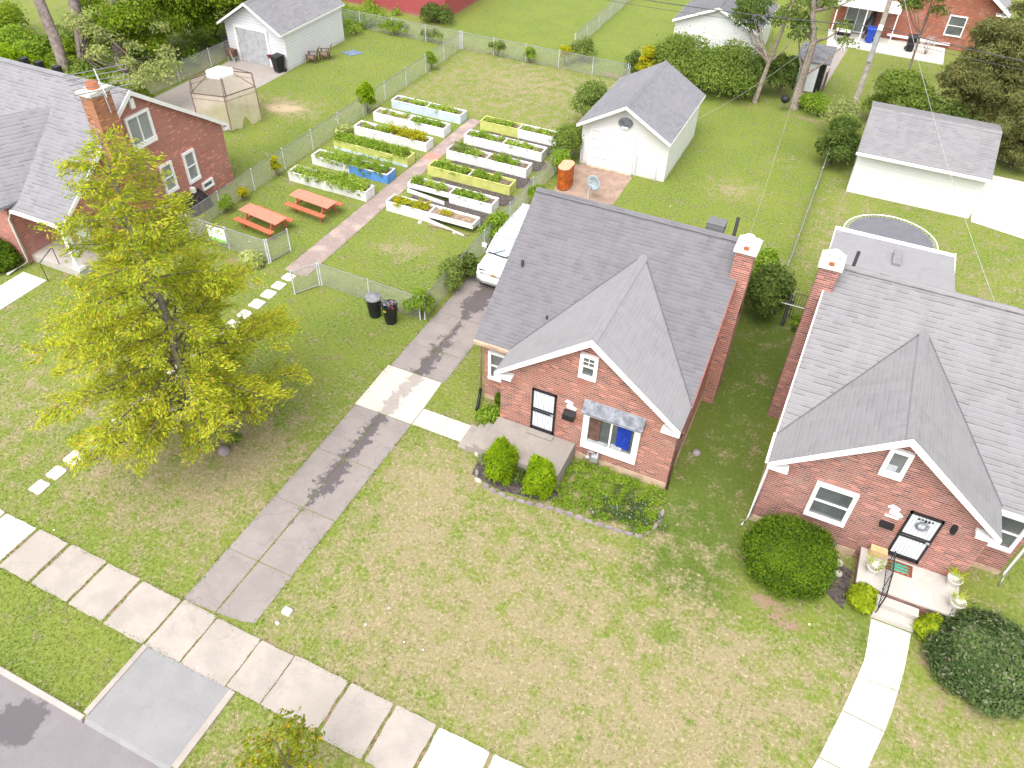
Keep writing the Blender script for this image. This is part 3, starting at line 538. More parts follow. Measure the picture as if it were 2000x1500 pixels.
# ------------------------------------------------------------ houses
def window(par, ax, p, u0, u1, z0, z1, out, fr=.1, style='dh', wide_sill=.0, glass='glass', mats=None):
    """window on plane ax ('y' or 'x') at coordinate p, facing sign out; u = other axis"""
    m = MB(); g = MB(); d = .05*out
    def B(mb, a, b, c, e, da, db):
        if ax == 'y': mb.box(a, b, p+da*out, p+db*out, c, e)
        else: mb.box(p+da*out, p+db*out, a, b, c, e)
    F = .09
    B(m, u0, u1, z1-fr, z1, 0, F); B(m, u0, u1, z0, z0+fr+wide_sill, 0, F+.02); B(m, u0, u0+fr, z0+fr+wide_sill, z1-fr, 0, F); B(m, u1-fr, u1, z0+fr+wide_sill, z1-fr, 0, F)
    zi0, zi1 = z0+fr+wide_sill, z1-fr; ui0, ui1 = u0+fr, u1-fr; mz = (zi0+zi1)/2; mu = (ui0+ui1)/2
    if style in ('dh', 'dhgrid'): B(m, ui0, ui1, mz-.02, mz+.02, .01, .07)
    if style == 'sl': B(m, mu-.03, mu+.03, zi0, zi1, .01, .07)
    if style == 'dhgrid':
        B(m, mu-.012, mu+.012, mz+.02, zi1, .03, .055); B(m, ui0, ui1, (mz+zi1)/2-.012, (mz+zi1)/2+.012, .03, .052)
    f = m.build('window', M['frame'], par); B(g, ui0, ui1, zi0, zi1, -.02, .02); g.build('pane', M[glass], f)
    return f
def house_like_A(name, label, mx, brick, sh, sh2, rake2, wins, chim_y):
    """main block with a steep front cross gable; mx maps model x to world x"""
    sg = 1 if mx(1) > mx(0) else -1
    t = thing(name, label, 'house', (mx(-5.5), 23, 0)); X = mx
    Z0, ZR, YF, YR, YB = 3.0, 6.3, 18.2, 23.2, 28.2; off = .17
    m = MB(); a, b = X(-9.2), X(-1.84)
    m.ext([(a, 18.55, 0), (a, 27.9, 0), (a, 27.9, 3.03-.0), (a, YR, ZR-off), (a, 18.55, 3.07)], (b-a, 0, 0))
    g0, g1, gc = X(-7.93), X(-1.84), X(-4.885)
    F = [(g0, 17.27, 0), (g1, 17.27, 0), (g1, 17.27, 2.95), (gc, 17.27, 5.36), (g0, 17.27, 2.95)]
    Bk = [(x, 18.55, z) for x, y, z in F]; m.add(F+Bk, [(0, 1, 2, 3, 4), (0, 5, 6, 1), (1, 6, 7, 2), (4, 9, 5, 0)]); m.build('wall', brick, t)
    m = MB(); xa, xb = X(-9.4), X(-1.75)
    m.slab([(xa, YF, Z0), (xb, YF, Z0), (xb, YR, ZR), (xa, YR, ZR)]); m.slab([(xa, YB, Z0), (xa, YR, ZR), (xb, YR, ZR), (xb, YB, Z0)])
    rf = m.build('roof', sh, t)
    m = MB(); e0, e1, ec, za = X(-8.04), X(-1.75), X(-4.885), 5.53
    m.slab([(e1, 17.0, 3.03), (ec, 17.0, za), (ec, 22.03, za), (e1, 18.26, 3.03)]); m.slab([(e0, 17.0, 3.03), (ec, 17.0, za), (ec, 22.03, za), (e0, 18.26, 3.03)])
    m.build('gable_roof', sh2, t)
    m = MB(); m.ext([(xa, YR-.16, ZR-.06), (xa, YR-.14, ZR-.05+.02), (xa, YR, ZR+.045), (xa, YR+.16, ZR-.06)], (xb-xa, 0, 0)); m.build('ridge_cap', sh, rf)
    m = MB(); m.ext([(ec-.15, 17.0, za-.08), (ec, 17.0, za+.035), (ec+.15, 17.0, za-.08)], (0, 5.0, 0)); m.build('gable_ridge_cap', sh2, rf)
    for e in (e0, e1): m = MB(); m.tube([(e, 18.25, 3.035), (ec, 22.0, za+.0)], .028, 4); m.build('valley', M['shD'], rf)
    # trim
    m = MB(); wd = .19
    for e in (e0, e1): m.ext([(e, 16.985, 3.035), (ec, 16.985, za+.005), (ec, 16.985, za-wd*1.25), (e, 16.985, 3.035-wd*.85)], (0, -.05, 0))
    sgn0 = 1 if e0 < ec else -1
    m.box(e0, e0+sgn0*.6, 16.94, 17.25, 2.82, 2.93); m.box(e1, e1-sgn0*.6, 16.94, 17.25, 2.82, 2.93)
    m.build('rake_board', M['white'], t)
    m = MB()
    for x in (xa, xb):
        s = .04 if x == max(xa, xb) else -.04
        if rake2 is M['reddish'] and s < 0: continue
        m.ext([(x, YF, Z0+.01), (x, YR, ZR+.01), (x, YR, ZR-.18), (x, YF, Z0-.16)], (s, 0, 0)); m.ext([(x, YB, Z0+.01), (x, YR, ZR+.01), (x, YR, ZR-.18), (x, YB, Z0-.16)], (s, 0, 0))
    m.build('side_rake_board', rake2, t)
    m = MB(); m.box(xa, X(-8.06), YF-.1, YF, 2.86, 2.98); m.build('gutter', M['foundation'] if brick is M['brickA'] else M['white'], t)
    # foundation
    m = MB(); m.box(X(-5.05), X(-1.83), 17.255, 17.3, 0, .3); m.build('foundation', M['foundation'], t); m = MB(); m.box(X(-9.21), X(-7.93), 18.535, 18.6, 0, .2); m.build('foundation', M['foundation'], t); m = MB(); m.box(X(-1.85), X(-1.825), 17.26, 27.9, 0, .28); m.build('foundation', M['foundation'], t)
    for w in wins: window(t, *w[0], **w[1])
    # chimney on the right-hand side of the model
    cy = chim_y; m = MB(); m.box(X(-2.0), X(-1.4), cy, cy+.75, 3.9, 6.55); m.box(X(-1.84), X(-1.4), cy-.02, cy+1.15, 0, 3.9); m.ext([(X(-1.4), cy-.02, 3.9), (X(-1.4), cy+1.15, 3.9), (X(-1.4), cy+.75, 4.4), (X(-1.4), cy, 4.4)], (X(-1.84)-X(-1.4), 0, 0))
    ch = m.build('chimney', brick, t)
    m = MB(); m.box(X(-2.07), X(-1.33), cy-.07, cy+.82, 6.55, 6.68); m.box(X(-1.98), X(-1.42), cy, cy+.74, 6.68, 6.76); m.build('cap', M['cap'], ch)
    m = MB(); m.lathe((X(-1.72), cy+.3, 6.76), [(.15, 0), (.15, .14), (.2, .15), (.22, .2), (.14, .27), (.02, .29)], 14); m.build('cowl', M['white'], ch)
    m = MB(); m.box(X(-1.78), X(-1.62), cy-.04, cy+.04, 6.69, 6.79); m.build('flue', M['clay'], ch)
    return t, rf
AX = lambda x: x
hA, rfA = house_like_A('brick_house', 'middle brick house with dark purple grey roof, pale front gable and blue curtain window', AX, M['brickA'], M['shA'], M['shA2'], M['reddish'],
    [(('y', 17.27, -4.9, -2.97, .74, 2.44, -1), dict(fr=.2, style='sl', wide_sill=.12)),
     (('y', 17.27, -5.25, -4.66, 3.76, 4.72, -1), dict(fr=.12, style='dhgrid')),
     (('y', 18.55, -9.0, -8.0, 1.1, 2.4, -1), dict(fr=.11, style='dh'))], 22.0)
box('curtain', M['curtain'], hA, -3.72, -3.27, 17.2, 17.24, 1.25, 2.22); box('curtain', M['darkwood'], hA, -4.66, -4.3, 17.2, 17.24, 1.2, 2.22)
box('blind', M['palecurtain'], hA, -4.68, -4.0, 17.195, 17.24, 1.06, 1.2); box('blind', M['palecurtain'], hA, -3.88, -3.5, 17.195, 17.24, 1.06, 1.28)
m = MB(); m.ext([(-4.95, 17.27, 2.86), (-4.95, 16.98, 2.52), (-4.95, 16.98, 2.46), (-4.95, 17.27, 2.5)], (2.05, 0, 0)); m.build('awning', M['lead'], hA)
def secdoor(par, x0, x1, z0, z1, y, wreath=False):
    m = MB(); w = .06; F = y-.07
    m.box(x0, x0+w, F, y, z0, z1); m.box(x1-w, x1, F, y, z0, z1); m.box(x0, x1, F, y, z1-w, z1); m.box(x0, x1, F, y, z0, z0+.14); zm = z0+(z1-z0)*.52
    m.box(x0, x1, F-.005, y, zm-.1, zm-.055); m.box(x0, x1, F-.005, y, zm+.0, zm+.045)
    d = m.build('door', M['black'], par); box('panel', M['doorwhite'], d, x0+w, x1-w, y-.03, y, z0+.14, z1-w)
    m = MB()
    for k in range(7): xx = x0+w+(k+1)*(x1-x0-2*w)/8; m.box(xx-.006, xx+.006, y-.045, y-.035, z0+.14, z1-w)
    m.build('bars', M['palecurtain'], d); m = MB(); m.box(x1-.14, x1-.04, F-.05, F, zm-.06, zm); m.build('handle', M['steel'], d)
    if wreath:
        m = MB(); c = Vector(((x0+x1)/2, y-.08, z1-.42)); m.tube([c+Vector((.15*math.cos(a), 0, .15*math.sin(a))) for a in np.linspace(0, 6.28, 15)], .035, 6); m.build('wreath', M['lead'], d)
        m = MB(); 
        for k in range(5): m.box(c.x-.2+.09*k, c.x-.14+.09*k, y-.085, y-.075, z1-.2+.03*math.sin(k*2), z1-.13)
        m.build('door_ornament', M['black'], d)
    return d
secdoor(hA, -6.76, -5.9, .74, 2.6, 17.27)
m = MB(); m.box(-5.6, -5.2, 17.05, 17.27, 1.84, 2.06); m.ext([(-5.6, 17.05, 2.06), (-5.6, 17.27, 2.06), (-5.6, 17.27, 2.14)], (.4, 0, 0)); m.build('mailbox', M['black'], hA)
def eagle(par, x, y, z, s=1):
    m = MB(); m.ext([(x-.2*s, y, z+.1*s), (x-.12*s, y, z+.2*s), (x, y, z+.17*s), (x+.1*s, y, z+.13*s), (x+.08*s, y, z+.02), (x+.24*s, y, z-.08*s), (x+.2*s, y, z-.15*s), (x-.1*s, y, z-.12*s), (x-.12*s, y, z-.02), (x-.06*s, y, z+.08*s)], (0, -.05, 0)); return m.build('wall_ornament', M['white'], par)
eagle(hA, -5.42, 17.27, 2.36)
m = MB(); m.box(-7.98, -5.08, 15.62, 17.25, 0, .7); m.box(-6.8, -5.85, 16.95, 17.2, .7, .76); pa = m.build('porch', M['porch'], hA, .015)
for k, (x0, x1) in enumerate(((-8.28, -7.98), (-8.58, -8.28), (-8.9, -8.58))): box('step', M['porch'], pa, x0, x1, 15.85, 17.0, 0, .7-.2*(k+1)+.0, bevel=.01)
m = MB(); m.box(-3.3, -2.7, 23.5, 24.0, 6.05, 6.42); m.build('roof_vent', M['shD'], rfA)
m = MB(); m.tube([(-2.35, 23.7, 6.0), (-2.35, 23.7, 6.75)], .06, 8); m.build('vent_pipe', M['black'], rfA)
m = MB(); m.tube([(-8.78, 20.7, 4.5), (-8.78, 20.7, 4.88)], .05, 8); m.build('vent_pipe', M['plastic'], rfA)
m = MB(); m.tube([(-7.25, 19.4, 3.6), (-7.25, 19.4, 3.9)], .04, 8); m.build('vent_pipe', M['plastic'], rfA)
m = MB(); m.tube([(-1.7, 17.15, 2.9), (-1.76, 17.2, 2.6), (-1.77, 17.22, .1)], .04, 8); m.build('downspout', M['darkwood'], hA)
m = MB(); m.tube([(-9.25, 18.2, 2.85), (-9.28, 18.45, 2.6), (-9.28, 18.45, .5)], .035, 7); m.build('downspout', M['foundation'], hA); m = MB(); m.tube([(-9.28, 18.45, .5), (-9.26, 18.3, .2), (-9.1, 17.75, .06)], .06, 8); m.build('drain_hose', M['plastic'], hA)
BX = lambda x: -.84-x
hB, rfB = house_like_A('brick_house', 'right brick house with warm grey roof, small gable window and porch with flower pots', BX, M['brickB'], M['shB'], M['shB2'], M['white'],
    [(('y', 17.27, 3.72, 4.33, 3.76, 4.82, -1), dict(fr=.12, style='none', wide_sill=.08)), (('y', 17.27, 2.38, 3.58, 1.2, 2.68, -1), dict(fr=.12, style='dh')),
     (('y', 18.55, 7.32, 8.22, 1.15, 2.6, -1), dict(fr=.11, style='dh'))], 22.35)
box('blind', M['palecurtain'], hB, 3.85, 4.1, 17.22, 17.255, 3.98, 4.2)
secdoor(hB, 4.97, 5.86, .72, 2.74, 17.27, True)
m = MB(); m.box(4.4, 4.78, 17.12, 17.27, 1.82, 1.98); m.build('mailbox', M['black'], hB); eagle(hB, 4.6, 17.27, 2.5, 1.1)
box('house_plaque', M['white'], hB, 4.42, 4.8, 17.24, 17.268, 2.2, 2.28); box('wall_lantern', M['black'], hB, 6.08, 6.2, 17.1, 17.268, 2.5, 2.75)
m = MB(); m.box(4.3, 7.08, 15.9, 17.25, .5, .6); pb = m.build('porch', M['porchB'], hB, .015); box('porch_wall', M['brickB'], pb, 4.36, 7.02, 15.96, 17.24, 0, .5)
for k in range(2): box('step', M['porchB'], pb, 4.95, 6.12, 15.9-.3*(k+1), 15.9-.3*k-.002, 0, .4-.19*k, bevel=.01)
m = MB()
for y, z in ((15.95, .6), (16.75, .6), (15.35, .2)): m.tube([(5.03, y, z), (5.03, y, z+.85)], .015, 6)
m.tube([(5.03, 16.75, 1.45), (5.03, 15.95, 1.45), (5.03, 15.35, 1.05)], .02, 6); m.tube([(5.03, 16.75, .72), (5.03, 15.95, .72), (5.03, 15.35, .35)], .012, 6)
for k in range(10): y = 15.42+.13*k; z = .25+max(0, min(1, (y-15.35)/.6))*.4; m.tube([(5.03, y, z+.1), (5.03, y, z+.8)], .008, 5)
m.build('handrail', M['black'], pb)
m = MB(); m.tube([(.9, 17.1, 2.9), (.96, 17.2, 2.6), (.96, 17.2, .25), (.8, 16.9, .05)], .045, 8); m.build('downspout', M['white'], hB)
m = MB(); m.tube([(8.5, 18.3, 2.85), (8.45, 18.45, 2.6), (8.45, 18.45, .25), (8.4, 18.1, .05)], .045, 8); m.build('downspout', M['white'], hB)
m = MB(); m.box(.82, .9, 17.05, 18.3, 2.9, 3.02); m.build('gutter', M['white'], hB)
m = MB(); m.slab([(.88, 27.3, 3.5), (5.5, 27.3, 3.5), (5.5, 31.6, 3.0), (.88, 31.35, 3.0)], .12); rr = m.build('rear_roof', M['shA2'], hB)
m = MB(); m.box(3.2, 3.5, 29.2, 30.3, 3.15, 3.36); m.build('roof_vent', M['shB'], rr); m = MB(); m.box(1.1, 5.3, 27.9, 31.1, 0, 2.95); m.build('rear_wall', M['stucco'], hB)
m = MB(); m.box(.84, .88, 27.3, 31.4, 2.9, 3.1); m.box(5.5, 5.54, 27.3, 31.6, 2.9, 3.1); m.box(.84, 5.54, 31.4, 31.65, 2.93, 3.03); m.build('rear_fascia', M['white'], hB)
m = MB(); m.tube([(1.6, 24.4, 5.3), (1.6, 24.4, 6.2)], .06, 8); m.build('vent_pipe', M['black'], rfB)
m = MB(); m.box(.95, 1.12, 20.9, 21.2, 4.6, 4.75); m.build('roof_clamp', M['black'], rfB)
# left house
hC = thing('brick_house', 'left brick house with grey roof, gable end windows and tall orange chimney', 'house', (-31.5, 22.5, 0))
Yr, Zr, Ef, Eb = 22.5, 6.45, (17.35, 2.72), (27.55, 3.0); xr = -27.85
m = MB(); m.ext([(-28.04, 19.2, 0), (-28.04, 27.3, 0), (-28.04, 27.3, 2.98), (-28.04, Yr, Zr-.17), (-28.04, 17.6, 2.7), (-28.04, 17.6, 2.45), (-28.04, 19.2, 2.45)], (-7.4, 0, 0)); m.box(-37.5, -30.95, 17.2, 19.2, 0, 2.7); m.build('wall', M['brickC'], hC)
m = MB(); m.slab([(-35.6, Ef[0], Ef[1]), (xr, Ef[0], Ef[1]), (xr, Yr, Zr), (-35.6, Yr, Zr)]); m.slab([(-35.6, Yr, Zr), (xr, Yr, Zr), (xr, Eb[0], Eb[1]), (-35.6, Eb[0], Eb[1])]); rfC = m.build('roof', M['shC'], hC)
m = MB(); m.slab([(-31.3, 21.3, 5.55), (-34, 16.9, 5.55), (-30.9, 16.9, 2.9), (-30.6, 17.7, 2.98)]); m.slab([(-31.3, 21.3, 5.55), (-34, 16.9, 5.55), (-37.2, 16.9, 2.9), (-36.6, 18, 3.2)]); m.build('gable_roof', M['shC'], hC)
m = MB(); m.ext([(-35.6, Yr-.16, Zr-.06), (-35.6, Yr, Zr+.045), (-35.6, Yr+.16, Zr-.06)], (7.75, 0, 0)); m.build('ridge_cap', M['shC'], rfC)
m = MB()
m.ext([(xr, Ef[0], Ef[1]+.01), (xr, Yr, Zr+.02), (xr, Yr, Zr-.2), (xr, Ef[0], Ef[1]-.17)], (.05, 0, 0)); m.ext([(xr, Eb[0], Eb[1]+.01), (xr, Yr, Zr+.02), (xr, Yr, Zr-.2), (xr, Eb[0], Eb[1]-.17)], (.05, 0, 0)); m.build('rake_board', M['white'], hC)
m = MB(); m.box(-30.8, -27.8, Ef[0]-.1, Ef[0], 2.55, 2.68); m.build('gutter', M['white'], hC); m = MB(); m.box(-28.0, -27.8, Eb[0]-.3, Eb[0], 2.75, 2.9); m.build('gutter', M['white'], hC)
m = MB(); m.ext([(-34, 16.88, 5.56), (-34, 16.88, 5.3), (-30.9, 16.88, 2.7), (-30.9, 16.88, 2.92)], (0, -.05, 0)); m.build('gable_rake_board', M['white'], hC)
m = MB(); m.ext([(-36.9, 17.18, 2.7), (-30.95, 17.18, 2.7), (-34, 17.18, 5.35)], (0, .3, 0)); m.build('gable_wall', M['brickC'], hC)
m = MB(); m.tube([(-30.85, 17.3, 2.6), (-30.87, 17.15, 2.3), (-30.87, 17.12, .2), (-31.05, 16.1, .08)], .06, 8); m.build('downspout', M['white'], hC)
m = MB(); m.box(-30.95, -28.1, 17.4, 19.2, 0, .35); pc = m.build('porch', M['porchB'], hC)
m = MB(); m.box(-28.35, -28.12, 17.45, 17.68, .35, 2.5); m.box(-28.42, -28.05, 17.4, 17.75, 2.3, 2.5); m.box(-28.42, -28.05, 17.4, 17.75, .35, .5); m.build('porch_column', M['white'], pc)
m = MB(); m.box(-29.9, -29.0, 19.1, 19.2, .35, 2.4); m.build('door', M['doorwhite'], hC)
m = MB(); m.tube([(-29.25, 17.4, .4), (-29.25, 17.4, 1.2)], .02, 6); m.tube([(-29.2, 16.6, 0), (-29.2, 16.6, .95), (-29.25, 17.4, 1.25)], .02, 6); m.build('handrail', M['black'], pc)
window(hC, 'x', -28.04, 21.92, 23.3, 3.92, 5.4, 1, fr=.12, style='sl', wide_sill=.1, glass='screen')
for y0 in (22.93, 24.4): window(hC, 'x', -28.04, y0, y0+.75, 1.3 if y0 < 24 else 1.15, 2.74 if y0 < 24 else 2.7, 1, fr=.11, style='dh', wide_sill=.04, glass='screen')
window(hC, 'x', -28.04, 19.9, 20.6, 1.4, 2.5, 1, fr=.1, style='dh', glass='screen')
m = MB(); m.box(-28.04, -27.9, 22.42, 22.64, 5.65, 6.1); m.build('gable_vent', M['white'], hC)
m = MB(); m.box(-28.1, -27.45, 20.35, 21.3, 3.2, 7.0); m.box(-28.04, -27.5, 20.1, 21.5, 0, 3.2); ch = m.build('chimney', M['brickchim'], hC)
m = MB(); m.box(-28.16, -27.38, 20.28, 21.37, 7.0, 7.16); m.build('cap', M['cap'], ch); m = MB(); m.lathe((-27.8, 20.85, 7.16), [(.24, 0), (.24, .25), (.18, .26)], 14); m.build('flue', M['clay'], ch)
m = MB(); m.box(-28.02, -27.8, 24.3, 24.48, .75, 1.0); m.build('vent_hood', M['white'], hC)
window(hC, 'x', -28.04, 25.1, 25.85, .45, .85, 1, fr=.09, style='none')
for x in (-34.6, -33.7, -32.6):
    m = MB(); m.box(x, x+.3, 22.75, 23.05, 6.1, 6.5); m.build('roof_vent', M['plastic'], rfC)
t = thing('window_well_cover', 'dark domed mesh cover low against the left house wall behind the fence', 'well cover', (-27.5, 24.2, 0)); m = MB(); m.ext([(-28.0, 23.6, 0), (-27.2, 23.6, 0), (-27.3, 23.6, .45), (-28.0, 23.6, .75)], (0, 1.2, 0)); m.build('dome', M['plastic'], t, .05); m = MB()
for k in range(4): m.tube([(-27.18, 23.65+.37*k, 0), (-27.28, 23.65+.37*k, .47), (-28.0, 23.65+.37*k, .78)], .02, 5)
m.build('ribs', M['bronze'], t)
# TV antenna
t = thing('tv_antenna', 'silver roof antenna with long thin arms beside the orange chimney', 'antenna', (-27.35, 20.9, 6.0)); m = MB()
m.tube([(-27.35, 20.95, 6.2), (-27.3, 20.8, 7.9)], .02, 6); m.build('mast', M['steel'], t); m = MB()
b0, b1 = Vector((-27.5, 20.95, 7.95)), Vector((-25.4, 19.5, 7.75)); m.tube([b0, b1], .025, 6); m.build('boom', M['steel'], t)
for k in range(6):
    q = b0.lerp(b1, .06+.17*k); d = Vector((.48, .87, .0)).normalized()*(1.15-.03*k); m = MB(); m.tube([q-d, q+d], .02, 5); m.build('element', M['steel'], t)
# ------------------------------------------------------------ garages, shed and back houses
def gable_garage(label, x0, x1, y0, y1, ze, zp, wm, rm, ov=.25, front=.5):
    t = thing('garage', label, 'garage', ((x0+x1)/2, y0, 0)); xc = (x0+x1)/2; m = MB(); sl = (zp-ze)/((x1-x0)/2+.15)
    m.ext([(x0, y0, 0), (x1, y0, 0), (x1, y0, ze-.02), (xc, y0, zp-.17), (x0, y0, ze-.02)], (0, y1-y0, 0)); m.build('wall', wm, t)
    m = MB(); a, b = x0-.15, x1+.15; m.slab([(a, y0-front, ze), (xc, y0-front, zp), (xc, y1+ov, zp), (a, y1+ov, ze)], .1); m.slab([(b, y0-front, ze), (xc, y0-front, zp), (xc, y1+ov, zp), (b, y1+ov, ze)], .1); r = m.build('roof', rm, t)
    m = MB(); m.ext([(xc-.15, y0-front, zp-.07), (xc, y0-front, zp+.035), (xc+.15, y0-front, zp-.07)], (0, y1-y0+ov+front, 0)); m.build('ridge_cap', rm, r)
    m = MB()
    for e in (a, b): m.ext([(e, y0-front-.005, ze+.005), (xc, y0-front-.005, zp+.005), (xc, y0-front-.005, zp-.16), (e, y0-front-.005, ze-.15)], (0, -.04, 0)); m.box(e-.02, e+.02, y0-front, y1+ov, ze-.13, ze-.02)
    m.build('rake_board', M['white'], t); return t
gA = gable_garage('white garage with dark round vent, a rusty tank standing before it', -12.78, -7.98, 37.55, 43.7, 2.4, 3.85, M['stucco'], M['shG'], .3, .55)
m = MB(); m.box(-12.2, -9.9, 37.5, 37.56, .02, 2.05)
for k in range(4): m.box(-12.2, -9.9, 37.485, 37.5, .04+.51*k, .04+.51*k+.47)
gd = m.build('garage_door', M['white'], gA); m = MB()
for k in range(5): m.box(-12.2, -9.9, 37.478, 37.484, .515*k-.01+.02, .515*k+.03)
m.box(-12.2, -9.9, 37.478, 37.49, 2.03, 2.06); m.build('panel_joints', M['palecurtain'], gd)
m = MB(); m.box(-12.32, -12.2, 37.45, 37.56, 0, 2.17); m.box(-9.9, -9.78, 37.45, 37.56, 0, 2.17); m.box(-12.2, -9.9, 37.45, 37.56, 2.05, 2.17); m.build('door_trim', M['frame'], gA)
m = MB(); m.ext([(-10.45+.38*math.cos(a), 37.52, 2.78+.27*math.sin(a)) for a in np.linspace(0, 2*math.pi, 20)[:-1]], (0, -.08, 0)); v = m.build('round_vent', M['lead'], gA)
m = MB(); m.box(-10.6, -10.25, 37.36, 37.43, 2.5, 2.6); m.build('sill', M['white'], v)
m = MB()
for x in (-12.65, -9.6, -8.45): m.tube([(x, 37.47, 0), (x, 37.47, 1.2 if x < -9 else .7)], .03, 6)
m.build('conduit', M['steel'], gA); box('fascia_board', M['foundation'], gA, -12.2, -9.9, 37.3, 37.47, -.01, .05)
gC = gable_garage('white garage with open driveway front, black bin and wooden chairs beside it', -39.2, -34.45, 40.55, 46.95, 2.4, 3.95, M['sidingbold'], M['shC'])
box('garage_door', M['palecurtain'], gC, -38.3, -35.9, 40.49, 40.56, .02, 2.15); m = MB(); m.box(-38.45, -38.3, 40.46, 40.56, 0, 2.3); m.box(-35.9, -35.75, 40.46, 40.56, 0, 2.3); m.box(-38.3, -35.9, 40.46, 40.56, 2.15, 2.3); m.build('door_trim', M['frame'], gC)
gD = gable_garage('white sided garage behind the green hedge with hanging branches', -12.95, -7.3, 55.7, 62, 2.45, 3.65, M['siding'], M['shD'], .25, .3)
gB = thing('garage', 'long white walled garage with pale grey roof behind the trampoline', 'garage', (4, 41, 0))
m = MB(); m.ext([(.98, 41.15, 0), (.98, 46.85, 0), (.98, 46.85, 2.35), (.98, 43.95, 3.3), (.98, 41.15, 2.35)], (6.02, 0, 0)); m.build('wall', M['stucco'], gB)
m = MB(); m.slab([(.85, 40.75, 2.38), (7.12, 40.75, 2.38), (7.12, 43.9, 3.5), (.85, 43.9, 3.5)], .1); m.slab([(.85, 47.2, 2.62), (7.4, 47.2, 2.62), (7.12, 43.9, 3.5), (.85, 43.9, 3.5)], .1); r = m.build('roof', M['shB'], gB)
m = MB(); m.ext([(.85, 43.75, 3.46), (.85, 43.9, 3.55), (.85, 44.05, 3.48)], (6.27, 0, 0)); m.build('ridge_cap', M['shB'], r)
m = MB(); m.box(.81, 7.15, 40.7, 40.75, 2.24, 2.37); m.build('fascia', M['white'], gB); m = MB(); m.box(.85, 7.15, 40.58, 40.7, 2.28, 2.37); m.build('gutter', M['white'], gB)
gE = thing('garage', 'red sided garage at the top edge of the view behind the back fence', 'garage', (-34, 56, 0))
m = MB(); m.box(-39.5, -30.2, 54.1, 60.5, 0, 2.8); m.build('wall', M['redsiding'], gE); m = MB(); m.slab([(-39.8, 53.8, 2.75), (-29.9, 53.8, 2.75), (-29.9, 57.3, 4.2), (-39.8, 57.3, 4.2)]); m.slab([(-39.8, 60.8, 2.75), (-29.9, 60.8, 2.75), (-29.9, 57.3, 4.2), (-39.8, 57.3, 4.2)]); m.build('roof', M['shC'], gE)
m = MB(); m.box(-30.23, -30.14, 54.04, 54.13, 0, 2.7); m.build('corner_trim', M['redsiding'], gE)
sd = thing('garden_shed', 'small shed with ribbed grey metal roof and white door behind tree trunk', 'shed', (-3.3, 53.7, 0))
m = MB(); m.box(-4.1, -2.4, 53.7, 55.2, 0, 1.95); m.build('wall', M['plastic'], sd); box('door', M['doorwhite'], sd, -3.95, -2.75, 53.62, 53.69, .05, 1.85)
m = MB()
for k in range(5): y = 53.45+.42*k; m.ext([(-4.3, y, 2.0+.09*k), (-4.3, y+.4, 2.09+.09*k), (-4.3, y+.4, 2.02+.09*k), (-4.3, y, 1.93+.09*k)], (2.15, 0, 0))
m.build('roof', M['greylid'], sd); m = MB(); m.box(-2.25, -2.2, 53.5, 53.55, 0, 1.5)
for k in range(8): m.box(-2.2+.0, -2.17, 53.5+.2*k, 53.53+.2*k, 0, 1.3)
m.build('side_rack', M['darkwood'], sd)
hD = thing('brick_house', 'orange red brick bungalow with patio at the top right, seen from behind', 'house', (2, 69, 0))
m = MB(); m.ext([(-3.6, 67, 0), (7.5, 67, 0), (7.5, 67, 3.2), (2, 67, 6.8), (-3.6, 67, 3.2)], (0, 10, 0)); m.build('wall', M['brickD'], hD)
m = MB(); m.slab([(8.0, 66.5, 3.0), (2, 66.5, 7.0), (2, 77.3, 7.0), (8.0, 77.3, 3.0)]); m.slab([(-4, 66.5, 3.0), (2, 66.5, 7.0), (2, 77.3, 7.0), (-4, 77.3, 3.0)]); m.build('roof', M['shA2'], hD)
m = MB()
for e in (8.0, -4): m.ext([(e, 66.48, 3.0), (2, 66.48, 7.02), (2, 66.48, 6.75), (e, 66.48, 2.75)], (0, -.06, 0))
m.box(7.1, 8.0, 66.5, 67, 2.75, 2.85); m.build('rake_board', M['white'], hD)
window(hD, 'y', 67, 4.3, 5.5, .9, 2.3, -1, fr=.08, style='dh'); window(hD, 'y', 67, -2.7, -1.0, .1, 2.2, -1, fr=.08, style='sl', glass='screen')
m = MB(); m.slab([(-3.4, 65.2, 2.35), (1, 65.2, 2.35), (1, 67, 2.6), (-3.4, 67, 2.6)], .1); pr = m.build('porch_cover', M['white'], hD)
for x in (-3.3, -1.2, .9): m = MB(); m.box(x-.04, x+.04, 65.25, 65.33, .05, 2.3); m.build('post', M['white'], pr)
m = MB(); m.box(.6, 5, 66.85, 67, .25, .4); m.build('window_ledge', M['frame'], hD)
